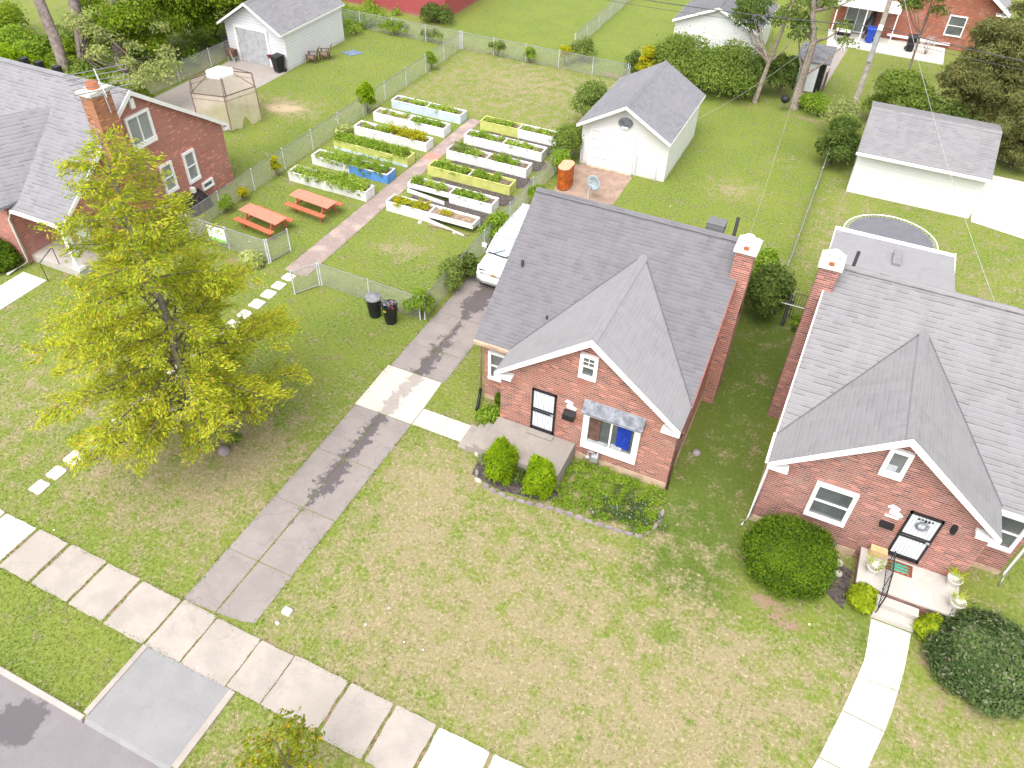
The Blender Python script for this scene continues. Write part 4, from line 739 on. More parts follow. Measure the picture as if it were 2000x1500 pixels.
# ------------------------------------------------------------ raised beds and their plants
def bed(x0, x1, y0, ml, mr, label, soil=('soil', 'soil'), loose=False, low=None, cols=None):
    t = thing('raised_bed', label, 'planter', (x0, y0, 0), 'wooden raised beds in two rows'); xm = (x0+x1)/2; y1 = y0+.8; w = .055
    for (a, b, mt, first) in ((x0, xm, ml, True), (xm, x1, mr, False)):
        zb = .28 if (loose and ((loose == 'r') != first)) else 0
        m = MB(); s = random.uniform(-.015, .015)
        m.ext([(a, y0, zb), (b, y0+s, zb), (b, y0+s, .5), (a, y0, .5)], (0, w, 0)); m.ext([(a, y1-w, 0), (b, y1-w, 0), (b, y1-w, .5), (a, y1-w, .5)], (0, w, 0))
        if first: m.box(a, a+w, y0+w, y1-w, 0, .5)
        else: m.box(b-w, b, y0+w, y1-w, zb, .5)
        m.build('side_boards', M[mt], t)
        m = MB(); rm = 'oldwhite' if mt in ('blue', 'palewhite', 'yellow') and mt != 'yellow' else mt; z = .503
        m.box(a, b, y0-.012, y0+w+.012, z, z+.02); m.box(a, b, y1-w-.012, y1+.012, z, z+.02); e = a if first else b-w; m.box(e-.012, e+w+.012, y0+w+.012, y1-w-.012, z, z+.02)
        m.build('rim', M[cols if cols else rm], t)
    box('divider', M['oldwhite'], t, xm-.035, xm+.035, y0+w+.015, y1-w-.015, .1, .535)
    if low: box('base_board', M[low], t, x0+.03, x1, y0-.02, y0-.003, .01, .16)
    for k, (a, b) in enumerate(((x0+w, xm-.035), (xm+.035, x1-w))):
        m = MB(); n = 9; vs = []; 
        for j in range(4):
            for i in range(n): vs.append((a+(b-a)*i/(n-1), y0+w+(.8-2*w)*j/3, .41+random.uniform(-.025, .03)))
        m.add(vs, [(j*n+i, j*n+i+1, (j+1)*n+i+1, (j+1)*n+i) for j in range(3) for i in range(n-1)], True); m.build('soil', M[soil[k]], t)
    if loose:
        a, b = (x0, xm) if loose == 'l' else (xm, x1-.2); t2 = thing('loose_board', 'weathered white board fallen from the ' + ('second near right bed' if loose == 'l' else 'nearest right bed, lying in the grass'), 'board', (a, y0-.1, 0))
        m = MB(); m.ext([(a, y0-.02, .02), (b-.1, y0-.28, .0), (b-.1, y0-.28, .2 if loose == 'l' else .05), (a, y0-.02, .24)], (0, -.04, 0)); m.build('plank', M['oldwhite'], t2)
        if loose == 'r': m = MB(); m.ext([(xm+.1, y0-.2, .02), (x1-.1, y0-.12, .02), (x1-.1, y0-.12, .06), (xm+.1, y0-.2, .06)], (0, -.09, 0)); m.build('split_plank', M['wood'], t2)
    return t
def plants(x0, y0, spec, label, spill=0):
    """spec: list of (u, length, v, height, leafmat, density)"""
    t = thing('garden_plants', label, 'plants', (x0+2.3, y0+.4, .42), 'vegetables growing in the raised beds')
    by = {}
    for u, l, h, lm, dn in spec:
        n = max(int(dn*l*12), 2); C = np.stack([x0+u+RNG.uniform(0, l, n), y0+.4+RNG.normal(0, .16+spill*.1, n), .43+RNG.uniform(.1, 1, n)*h*.7], 1); R = RNG.uniform(.7, 1.2, n)*min(.23, .12+h*.38)
        by.setdefault(lm, []).append(clumps(C, R, 36, .052, .55, .2, .9, up=.5))
        if spill:
            n2 = int(l*5); C = np.stack([x0+u+RNG.uniform(0, l, n2), y0+RNG.uniform(-.12, .1, n2), RNG.uniform(.25, .6, n2)], 1); by[lm].append(clumps(C, np.full(n2, .12), 26, .045, .55, .2, .9))
    for lm, p in by.items(): V, A = cat(p); quadmesh('leaves', V, L[lm], t, A)
XL, XRt = -25.5, -19.45; W = 4.72
rowname = ['nearest', 'second', 'third', 'fourth', 'fifth', 'farthest']
Ls = [('oldwhite', 'oldwhite', 'white raised bed overflowing with leaves, nearest of the left row beside the picnic tables', {}),
      ('oldwhite', 'blue', 'raised bed painted white on the left half, bright blue on the right half', {}),
      ('yellow', 'yellow', 'lime yellow raised bed with pale foot board, packed with leafy plants, left row', dict(low='palewhite')),
      ('oldwhite', 'oldwhite', 'white left row raised bed with tall feathery golden green plants', {}),
      ('oldwhite', 'oldwhite', 'white left row raised bed, dry in its left half, green in its right', dict(soil=('drysoil', 'soil'))),
      ('palewhite', 'palewhite', 'bluish white raised bed at the far end of the left row', {})]
Rs = [('oldwhite', 'oldwhite', 'nearest right row raised bed, white, broken front boards, bare soil in its right half', dict(loose='r', soil=('soil', 'drysoil'))),
      ('oldwhite', 'oldwhite', 'white right row raised bed with a front plank hanging off its left half', dict(loose='l')),
      ('yellow', 'yellow', 'all lime yellow raised bed in the right row beside the driveway fence', {}),
      ('oldwhite', 'oldwhite', 'white right row raised bed with two tall leafy clumps', {}),
      ('oldwhite', 'oldwhite', 'white right row raised bed just before the half yellow one', {}),
      ('yellow', 'oldwhite', 'right row raised bed painted yellow on the left half, white on the right half', {})]
for k in range(6):
    a, b, lb, kw = Ls[k]; bed(XL, XL+W, 28.56+2.03*k, a, b, lb, **kw); a, b, lb, kw = Rs[k]; bed(XRt, XRt+W+.08, 28.3+2.07*k, a, b, lb, **kw)
plants(XL, 28.56, [(.2, 2.2, .3, 'veg', 2), (2.4, 2.2, .35, 'veg', 2.2), (2.6, 1.8, .3, 'weed', 1.5)], 'dense light green plants spilling over the nearest left white bed', 1)
plants(XL, 30.59, [(.3, 1.6, .3, 'veg', 1.8), (1.6, 2.9, .45, 'weed', 1.8)], 'sprawling green plants hanging over the blue and white bed', 1)
plants(XL, 32.62, [(.1, 4.4, .4, 'weed', 2.6), (.2, 4.2, .3, 'veg', 1.2)], 'thick leafy greens filling the left lime yellow bed')
plants(XL, 34.65, [(.3, 1.5, .12, 'veg', 1), (1.8, .7, .4, 'weed', 1.6), (2.3, 2.1, .5, 'gold', 2)], 'golden feathery plants standing tall in a white left row bed')
plants(XL, 36.68, [(.3, 1.9, .1, 'veg', .7), (2.5, 1.9, .2, 'weed', 1.8)], 'low greens in the right half of the dry white bed')
plants(XL, 38.71, [(.3, 1.9, .1, 'veg', 1.1), (2.5, 2.0, .12, 'veg', 1.5)], 'thin low greens in the bluish white far left bed')
plants(XRt, 28.3, [(.3, .8, .2, 'gold', 1.8), (1.3, .8, .2, 'gold', 1.6), (2.9, .6, .12, 'gold', .7), (.3, 1.7, .06, 'veg', 1)], 'yellow green seedlings in the nearest right bed')
plants(XRt, 30.37, [(.2, .5, .35, 'weed', 2), (.9, 1.2, .2, 'veg', 1.8), (2.6, 1.4, .22, 'weed', 2), (3.5, .8, .1, 'veg', .8)], 'bushy greens in the bed with the hanging plank')
plants(XRt, 32.44, [(.3, .9, .22, 'weed', 1.8), (1.3, .8, .22, 'weed', 1.7), (2.6, .8, .28, 'weed', 2), (3.6, .5, .28, 'weed', 1.8)], 'separate dark green clumps in the right yellow bed')
plants(XRt, 34.51, [(.2, 1.1, .4, 'shrub', 2), (1.2, .8, .2, 'veg', 1.6), (2.9, 1.2, .3, 'weed', 2), (2.4, .4, .15, 'gold', .8)], 'two tall leafy clumps in a white right row bed')
plants(XRt, 36.58, [(.3, 1.2, .14, 'weed', 1.5), (1.5, .7, .14, 'veg', 1.2), (2.5, 1.9, .1, 'veg', 1.3)], 'short green rows in the white right bed, second from far end')
plants(XRt, 38.65, [(.3, 1.1, .15, 'veg', 1.5), (1.4, .5, .2, 'weed', 1.3), (2.5, 1.9, .1, 'veg', 1.1)], 'light green plants in the yellow and white far right bed')
# ------------------------------------------------------------ picnic tables
def picnic(label, c, rot):
    t = thing('picnic_table', label, 'picnic table', (0, 0, 0), 'coral picnic tables on the lawn')
    m = MB()
    for k in range(5): m.box(-1.2, 1.2, -.37+.15*k, -.37+.15*k+.142, .71, .75)
    m.build('tabletop', M['tabletop'], t)
    for s in (-1, 1):
        m = MB(); m.box(-1.2, 1.2, s*.65-.14, s*.65-.003, .41, .45); m.box(-1.2, 1.2, s*.65+.003, s*.65+.14, .41, .45); m.build('bench', M['table'], t)
    for x in (-.8, .8):
        m = MB(); m.box(x-.02, x+.02, -.76, .76, .32, .405); m.box(x-.02, x+.02, -.34, .34, .63, .705)
        for s in (-1, 1): m.ext([(x+.025, s*.2, .7), (x+.025, s*.3, .7), (x+.025, s*.62, 0), (x+.025, s*.52, 0)], (.035, 0, 0)); m.ext([(x*.35, -.03, .69), (x, -.03, .36), (x, .03, .36), (x*.35, .03, .69)], (0, 0, -.05))
        m.build('leg_frame', M['table'], t)
    t.location = c; t.rotation_euler.z = math.radians(rot); return t
picnic('coral picnic table with pale leaves on its top, nearer the street side fence', (-23.72, 24.32, 0), -7)
picnic('coral picnic table between the other table and the nearest white bed', (-22.48, 26.58, 0), -5)
# ------------------------------------------------------------ chain link fences
def fence(label, pts, h=1.15, sp=2.6, pitch=.085, r=.0047, group='chain link fences', bottom=False, name='chain_link_fence', end_posts=(True, True)):
    P = [Vector((x, y, 0)) for x, y in pts]; t = thing(name, label, 'fence' if 'gate' not in name else 'gate', P[0], group); m = MB(); m.tube([p+Vector((0, 0, h)) for p in P], .021, 6)
    if bottom: m.tube([p+Vector((0, 0, .06)) for p in P], .022, 6)
    m.build('rail', M['steel'], t); Wv = []
    for a, b in zip(P[:-1], P[1:]):
        Ln = (b-a).length; d = (b-a)/Ln; n = max(int(round(Ln/sp)), 1)
        for i in range(n+1):
            if (i == 0 and not end_posts[0]) or (i == n and not end_posts[1]): continue
            q = a+d*Ln*i/n; m = MB(); m.tube([q+Vector((0, 0, -.02)), q+Vector((0, 0, h+.03))], .022 if 0 < i < n else .032, 7); m.lathe((q.x, q.y, h+.03), [(.04, 0), (.03, .04), (.005, .05)], 7); m.build('post', M['steel'], t)
        H = h-.04; nd = Vector((-d.y, d.x, 0))
        for s in np.arange(-H, Ln, pitch):
            for sg in (0, 1):
                u0, z0, u1, z1 = s, .03, s+H, .03+H
                if u0 < 0: z0 -= u0; u0 = 0
                if u1 > Ln: z1 -= u1-Ln; u1 = Ln
                if z1 <= z0: continue
                if sg: u0, u1 = Ln-u0, Ln-u1
                p, q = a+d*u0+Vector((0, 0, z0)), a+d*u1+Vector((0, 0, z1)); e = (q-p).normalized(); c1 = e.cross(nd).normalized()*r; k = nd*r
                T = [c1, -c1*.5+k*.87, -c1*.5-k*.87]
                for i in range(3): A, B = T[i], T[(i+1) % 3]; Wv += [p+A, p+B, q+B, q+A]
    quadmesh('chain_link', np.array([tuple(v) for v in Wv]), M['mesh'], t); return t
fence('long silver chain link fence between the garden and the left house', [(-26.4, 21.9), (-26.4, 49.5)])
fence('chain link fence along the far end of the garden plot', [(-26.3, 49.5), (-14.1, 49.5)])
fence('vine grown chain link fence behind the left garage yard', [(-37.5, 49.5), (-26.5, 49.5)])
fence('short chain link fence corner beside the middle garage roof', [(-13.6, 44.3), (-13.9, 49.2)])
fence('chain link fence between the raised beds and the driveway', [(-13.45, 21.6), (-13.5, 38.3)], r=.0048)
fence('low front fence of the garden running to the driveway, bins before it', [(-18.6, 21.65), (-13.62, 21.5)])
fence('open chain link gate leaf at the right of the brick path', [(-18.68, 21.6), (-19.25, 20.6)], bottom=True, name='fence_gate', sp=1.2, group='open gate leaves')
fence('front fence of the garden carrying a white sign', [(-26.2, 22.1), (-21.72, 22.02)])
fence('open chain link gate leaf beside the picnic tables', [(-21.66, 22.08), (-21.4, 23.2)], bottom=True, name='fence_gate', sp=1.2, group='open gate leaves')
fence('grey fence between the two back yards right of the middle house', [(-.5, 28.6), (-.5, 43.2)])
fence('chain link fence beyond the left driveway under the trees', [(-39.4, 30), (-39.2, 41.5)])
fence('chain link fence crossing the far back yards', [(-19.2, 53), (-19.35, 66)])
t = thing('fence_gate', 'black and white tube gate between the middle and right house', 'gate', (.1, 27.9, 0)); m = MB()
m.tube([(-.35, 27.9, 1.15), (1.0, 27.9, 1.15)], .025, 6); m.build('rail', M['white'], t)
m = MB(); m.tube([(.05, 28.0, 0), (.05, 28.0, 1.55)], .07, 8); m.tube([(.05, 28.1, 1.0), (.2, 28.3, 1.1)], .03, 6); m.build('post', M['plastic'], t)
m = MB(); m.tube([(.2, 28.6, .1), (.2, 28.6, 1.3), (1.0, 28.6, 1.3), (1.0, 28.6, .1), (.2, 28.6, .1)], .02, 6)
for k in range(7): m.tube([(.2+.11*k, 28.6, .1), (.2+.11*k, 28.6, 1.3)], .008, 5)
m.build('gate_leaf', M['black'], t)
t = thing('sign', 'white sign with green lower edge hung on the garden front fence', 'sign', (-24.6, 22.04, .7)); box('panel', M['white'], t, -24.95, -23.95, 21.98, 22.0, .35, 1.08); box('green_band', plain('sign_green', (.25, .5, .15)), t, -24.95, -23.95, 21.965, 21.979, .35, .5)
m = MB()
for k, (a, b) in enumerate(((0, .7), (.05, .5), (0, .62))): m.box(-24.85+a, -24.85+b, 21.97, 21.979, .9-.12*k, .94-.12*k)
m.build('lettering', plain('sign_text', (.3, .4, .3)), t)
# ------------------------------------------------------------ white SUV
def suv():
    t = thing('parked_car', 'white sport utility vehicle parked nose first on the driveway, half behind the house', 'car', (-11.82, 27.1, 0)); cx = -11.82
    def ringloft(secs, n=20, pw=3.2):
        m = MB(); vs = []; fs = []
        for (y, hw, z0, z1) in secs:
            for k in range(n):
                a = 2*math.pi*(k+.5)/n; ca, sa = math.cos(a), math.sin(a); vs.append((cx+hw*abs(ca)**(2/pw)*(1 if ca > 0 else -1), y, (z0+z1)/2+(z1-z0)/2*abs(sa)**(2/pw)*(1 if sa > 0 else -1)))
        S_ = len(secs)
        for i in range(S_-1):
            for k in range(n): fs.append((i*n+k, i*n+(k+1) % n, (i+1)*n+(k+1) % n, (i+1)*n+k))
        fs += [tuple(range(n)), tuple(range((S_-1)*n, S_*n))]; return m.add(vs, fs, True)
    body = ringloft([(24.72, .62, .45, .86), (24.8, .8, .4, .93), (24.98, .9, .36, .99), (25.4, .93, .34, 1.05), (25.9, .94, .32, 1.1), (27, .95, .3, 1.12), (29, .95, .32, 1.12), (29.5, .92, .36, 1.1), (29.68, .8, .42, 1.02)], 24, 4); body.build('body', M['carpaint'], t)
    m = MB()   # greenhouse
    secs = [(25.75, .82, 1.06, .80), (26.42, .68, 1.72, .6), (26.75, .67, 1.79, .6), (28.9, .67, 1.79, .6), (29.45, .72, 1.12, .7)]
    A = [(cx+s*.83, y, 1.08) for s in (-1, 1) for y in (25.78, 29.52)]; R = [(cx+s*.66, y, 1.74) for s in (-1, 1) for y in (26.45, 29.2)]
    m.add([A[0], A[2], A[3], A[1], R[0], R[2], R[3], R[1]], [(0, 1, 5, 4), (1, 2, 6, 5), (2, 3, 7, 6), (3, 0, 4, 7), (4, 5, 6, 7)]); m.build('windows', M['carglass'], t)
    m = MB(); rf = [(y, h, z0, z1) for y, h, z0, z1 in ((26.38, .62, 1.72, 1.765), (26.6, .675, 1.72, 1.81), (27.8, .69, 1.72, 1.835), (29.0, .68, 1.72, 1.82), (29.28, .62, 1.7, 1.77))]; q = ringloft(rf, 20, 5); q.build('roof', M['carpaint'], t)
    for s in (-1, 1):
        for (ya, yb) in ((25.74, 26.43), (27.15, 27.2), (28.2, 28.25), (29.55, 29.22)): m = MB(); m.tube([(cx+s*.845, ya, 1.07), (cx+s*.665, yb, 1.75)], .045, 5); m.build('pillar', M['carpaint'], t)
    for s in (-1, 1):
        m = MB(); m.tube([(cx+s*.58, 26.75, 1.84), (cx+s*.58, 26.85, 1.9), (cx+s*.58, 28.8, 1.9), (cx+s*.58, 28.9, 1.84)], .022, 6); m.build('roof_rail', M['chrome'], t)
    for y in (27.0, 27.75, 28.5): m = MB(); m.box(cx-.58, cx+.58, y, y+.045, 1.87, 1.895); m.build('roof_bar', M['chrome'], t)
    m = MB(); m.ext([(cx-.7, 24.73, .78), (cx+.7, 24.73, .78), (cx+.7, 24.78, .9), (cx-.7, 24.78, .9)], (0, -.02, 0)); m.build('grille', M['plastic'], t)
    box('grille_bar', M['carpaint'], t, cx-.72, cx+.72, 24.66, 24.72, .81, .86)
    m = MB(); m.ext([(cx-.11, 24.655, .845), (cx-.04, 24.655, .845), (cx-.04, 24.655, .87), (cx+.06, 24.655, .87), (cx+.06, 24.655, .845), (cx+.12, 24.655, .845), (cx+.1, 24.655, .81), (cx+.04, 24.655, .81), (cx+.04, 24.655, .79), (cx-.06, 24.655, .79), (cx-.06, 24.655, .81), (cx-.13, 24.655, .81)], (0, -.03, 0)); m.build('emblem', M['gold'], t)
    for s in (-1, 1):
        m = MB(); m.ext([(cx+s*.62, 24.76, .78), (cx+s*.86, 24.92, .78), (cx+s*.88, 25.02, .93), (cx+s*.62, 24.82, .93)], (0, -.05, .01)); m.build('headlight', M['lamp'], t)
    m = MB(); vs = []; m.ext([(cx-.93, 25.0, .42), (cx-.82, 24.72, .42), (cx-.5, 24.58, .42), (cx+.5, 24.58, .42), (cx+.82, 24.72, .42), (cx+.93, 25.0, .42)], (0, 0, .27)); m.build('bumper', M['carpaint'], t, .04)
    m = MB(); m.ext([(cx-.85, 24.8, .3), (cx-.5, 24.64, .3), (cx+.5, 24.64, .3), (cx+.85, 24.8, .3)], (0, 0, .11)); m.build('lower_bumper', M['palecurtain'], t)
    m = MB(); m.tube([(cx-.75, 25.8, 1.1), (cx, 25.7, 1.12), (cx+.75, 25.8, 1.1)], .03, 5); m.tube([(cx-.5, 25.78, 1.12), (cx-.05, 25.98, 1.3)], .01, 4); m.tube([(cx+.1, 25.78, 1.12), (cx+.55, 25.98, 1.3)], .01, 4); m.build('wiper', M['plastic'], t)
    for s in (-1, 1):
        m = MB(); m.tube([(cx+s*.86, 26.1, 1.12), (cx+s*1.02, 26.05, 1.2)], .03, 5); mm = m.build('mirror_arm', M['plastic'], t); m = MB(); m.box(cx+s*.98, cx+s*1.2, 26.0, 26.12, 1.12, 1.32); m.build('mirror', M['carpaint'], t, .03)
        for y in (25.72, 28.65):
            w = MB(); a = cx+s*.74; n = 20; pr = [(.2, 0), (.34, .0), (.37, .04), (.37, .18), (.34, .22), (.2, .22)]; vs = []; fs = []
            for rr, dx in pr:
                for k in range(n): an = 2*math.pi*k/n; vs.append((a+s*dx, y+rr*math.cos(an), .37+rr*math.sin(an)))
            for i in range(len(pr)-1):
                for k in range(n): fs.append((i*n+k, i*n+(k+1) % n, (i+1)*n+(k+1) % n, (i+1)*n+k))
            wh = w.add(vs, fs, True).build('wheel', M['rubber'], t); r_ = MB(); r_.ext([(a+s*.19, y+.21*math.cos(an), .37+.21*math.sin(an)) for an in np.linspace(0, 6.283, 13)[:-1]], (s*.02, 0, 0)); r_.build('rim', M['chrome'], wh)
    return t
suv()
# ------------------------------------------------------------ bins, tank, dish and other yard things
def trash(label, c, cat_='bin', lid=True, s=1.0, wheels=False, color='plastic', name='trash_bin'):
    t = thing(name, label, cat_, c); x, y, z = c; m = MB(); pr = [(.22, 0), (.23, .02)]
    for k in range(7): pr += [(.235+.011*k, .05+.12*k), (.245+.011*k, .08+.12*k)]
    pr += [(.31, .9), (.32, .93)]
    if not lid: pr += [(.3, .93), (.28, .6)]
    m.lathe((x, y, z), [(r*s, h*s) for r, h in pr], 22); m.build('body', M[color], t)
    for q in (-1, 1): m = MB(); m.tube([(x+q*.3*s, y-.07, z+.72*s), (x+q*.38*s, y-.07, z+.75*s), (x+q*.38*s, y+.07, z+.75*s), (x+q*.3*s, y+.07, z+.72*s)], .015, 5); m.build('handle', M[color], t)
    if lid: m = MB(); m.lathe((x, y, z), [(.34*s, .92*s), (.345*s, .96*s), (.3*s, 1.0*s), (.12*s, 1.04*s), (.1*s, 1.07*s), (.02, 1.075*s)], 22); m.build('lid', M['greylid'], t)
    return t
trash('tall black trash can with flat grey lid on the lawn', (-15.42, 20.9, 0))
t = trash('open black trash can full of grey bags with a yellow tag', (-14.6, 20.82, 0), lid=False)
V, A = clumps([(-14.6, 20.82, .88), (-14.72, 20.75, .95), (-14.48, 20.9, .93), (-14.55, 20.72, .98)], [.2, .15, .15, .13], 30, .07, .8, .6, .5); quadmesh('trash_bags', V, M['bag'], t, A)
box('yellow_tag', M['gold'], t, -14.72, -14.6, 20.5, 20.55, .68, .76); box('red_wrapper', M['redplastic'], t, -14.55, -14.42, 20.66, 20.8, 1.0, 1.06); box('red_handle', M['redplastic'], t, -14.4, -14.3, 20.62, 20.7, .88, .93)
def wheelie(name, label, c, rot, col='plastic', lid='plastic'):
    t = thing(name, label, 'bin', (0, 0, 0)); m = MB(); m.add([(-.22, -.25, .05), (.22, -.25, .05), (.22, .25, .05), (-.22, .25, .05), (-.3, -.36, 1.0), (.3, -.36, 1.0), (.3, .34, 1.0), (-.3, .34, 1.0)], [(3, 2, 1, 0), (4, 5, 6, 7), (0, 1, 5, 4), (1, 2, 6, 5), (2, 3, 7, 6), (3, 0, 4, 7)]); m.build('body', M[col], t, .03)
    m = MB(); m.ext([(-.33, -.4, 1.0), (-.33, .38, 1.02), (-.33, .3, 1.1), (-.33, -.3, 1.08)], (.66, 0, 0)); m.build('lid', M[lid], t, .02); m = MB(); m.tube([(-.28, .42, .98), (.28, .42, .98)], .02, 6); m.build('handle', M[col], t)
    for s in (-1, 1): m = MB(); m.ext([(s*.24, .25+.12*math.cos(a), .12+.12*math.sin(a)) for a in np.linspace(0, 6.283, 13)[:-1]], (s*.06, 0, 0)); m.build('wheel', M['rubber'], t)
    t.location = c; t.rotation_euler.z = math.radians(rot)
wheelie('trash_bin', 'black wheeled bin at the front corner of the left white garage', (-34.85, 40.05, 0), -15)
t = thing('wheelbarrow', 'dark wheelbarrow with red front tucked behind the black wheeled bin', 'wheelbarrow', (-35.3, 40.1, 0)); m = MB(); m.add([(-35.7, 40.0, .95), (-35.3, 40.0, .95), (-35.3, 40.35, .9), (-35.7, 40.35, .9), (-35.6, 40.05, .75), (-35.4, 40.05, .75), (-35.4, 40.3, .75), (-35.6, 40.3, .75)], [(4, 5, 6, 7), (0, 1, 5, 4), (1, 2, 6, 5), (2, 3, 7, 6), (3, 0, 4, 7)]); m.build('tray', M['redplastic'], t); m = MB(); m.tube([(-35.5, 40.1, .75), (-35.3, 40.3, .02)], .02, 5); m.tube([(-35.3, 40.1, .75), (-35.5, 40.35, .02)], .02, 5); m.build('legs', M['steel'], t)
t = thing('barbecue', 'dark covered grill standing left of the left garage door', 'grill', (-38.6, 40.0, 0)); m = MB(); m.box(-38.95, -38.35, 39.85, 40.3, .35, .8); m.build('body', M['darkwood'], t, .04); m = MB()
for x, y in ((-38.9, 39.9), (-38.4, 39.9), (-38.9, 40.25), (-38.4, 40.25)): m.tube([(x, y, 0), (x, y, .4)], .02, 5)
m.tube([(-38.4, 39.84, .05), (-38.6, 39.84, .75)], .02, 5); m.build('legs', M['steel'], t)
wheelie('recycling_bin', 'dark blue bin in the corner between fence and left garage', (-39.5, 40.9, 0), 10)
def adirondack(label, c, rot, s=1):
    t = thing('wooden_chair', label, 'chair', (0, 0, 0), 'brown wooden chairs beside the left garage')
    m = MB(); m.ext([(-.28, -.3, .38), (-.28, .25, .28), (-.28, .25, .25), (-.28, -.3, .35)], (.56, 0, 0)); m.build('seat', M['wood'], t)
    m = MB(); m.ext([(-.28, .22, .28), (-.28, .5, 1.0), (-.28, .54, .99), (-.28, .27, .26)], (.56, 0, 0)); m.build('backrest', M['wood'], t)
    for q in (-1, 1): m = MB(); m.box(q*.28, q*.36, -.35, .35, .55, .58); m.box(q*.29, q*.33, -.32, -.24, 0, .55); m.box(q*.29, q*.33, .2, .28, 0, .55); m.build('armrest', M['darkwood'], t)
    t.location = c; t.rotation_euler.z = math.radians(rot)
adirondack('weathered brown chair nearer the garage front, low back to the wall', (-34.0, 42.5, 0), -70); adirondack('taller weathered brown chair farther along the garage wall', (-33.6, 43.4, 0), -65)
t = thing('tarp', 'flat blue grey tarp lying on the grass right of the left garage', 'tarp', (-32.6, 45.1, 0)); MB().slab([(x, y, .025) for x, y in [(-33.3, 44.8), (-32.4, 44.6), (-31.85, 45.5), (-32.9, 45.7), (-33.0, 45.3)]], .02).build('sheet', M['mat'], t)
# tank
t = thing('oil_tank', 'rusty orange oval tank standing upright on the pad before the garage', 'tank', (-12.5, 34.7, 0)); m = MB()
ob = [(-12.5+.33*math.cos(a), 34.7+(.25 if math.sin(a) >= 0 else -.25)+.33*math.sin(a)) for a in np.linspace(0, 2*math.pi, 29)[:-1]]
m.ext([(x, y, .03) for x, y in ob], (0, 0, 1.15)); m.build('shell', M['rust'], t, .03); m = MB(); m.ext([(-12.5+(x+12.5)*1.04, 34.7+(y-34.7)*1.03, 1.18) for x, y in ob], (0, 0, .04)); m.build('lid', M['rustpale'], t, .02)
m = MB(); 
for z in (.35, .8): m.ext([(-12.5+(x+12.5)*1.02, 34.7+(y-34.7)*1.015, z) for x, y in ob], (0, 0, .03))
m.build('bands', M['rust'], t)
t = thing('satellite_dish', 'pale grey satellite dish on a short pole on the pad behind the middle house', 'satellite dish', (-10.95, 34.0, 0)); m = MB(); m.tube([(-10.95, 34.0, 0), (-10.95, 34.0, .55), (-10.85, 34.15, .65)], .03, 7); m.build('mast', M['steel'], t)
m = MB(); vs = []; n = 20; nrm = Vector((-.1, -.85, .2)).normalized(); a_ = nrm.orthogonal().normalized(); b_ = nrm.cross(a_); c_ = Vector((-10.78, 34.25, .85))
for r_, dz in ((.0, .0), (.17, .02), (.28, .05), (.35, .08)):
    for k in range(n): an = 2*math.pi*k/n; vs.append(c_+(a_*math.cos(an)+b_*math.sin(an)*1.15)*r_+nrm*dz)
for r_, dz in ((.35, .065), (.0, -.02)):
    for k in range(n): an = 2*math.pi*k/n; vs.append(c_+(a_*math.cos(an)+b_*math.sin(an)*1.15)*r_+nrm*dz)
m.add(vs, [(i*n+k, i*n+(k+1) % n, (i+1)*n+(k+1) % n, (i+1)*n+k) for i in range(5) for k in range(n)], True); m.build('reflector', M['dish'], t)
m = MB(); m.tube([c_-b_*.4, c_+nrm*.45-b_*.2], .015, 5); m.box(c_.x+nrm.x*.45-.05, c_.x+nrm.x*.45+.05, c_.y+nrm.y*.45-.05, c_.y+nrm.y*.45+.05, c_.z+.2, c_.z+.28); m.build('feed_arm', M['steel'], t)
# gas meter, bolts
t = thing('gas_meter', 'grey gas meter at the foot of the middle house front wall', 'gas meter', (-4.3, 17.1, 0)); m = MB(); m.box(-4.42, -4.18, 16.95, 17.15, .4, .68); m.build('case', M['steel'], t, .03); m = MB(); m.lathe((-4.55, 17.05, .5), [(.02, -.06), (.09, -.04), (.09, .03), (.02, .05)], 12); m.tube([(-4.55, 17.05, .5), (-4.55, 17.05, .78), (-4.36, 17.05, .78), (-4.36, 17.05, .65)], .02, 6); m.tube([(-4.22, 17.05, .4), (-4.22, 17.05, 0)], .022, 6); m.tube([(-4.22, 17.05, .66), (-4.22, 17.05, .8), (-4.2, 17.25, .8)], .02, 6); m.build('pipes', M['steel'], t)
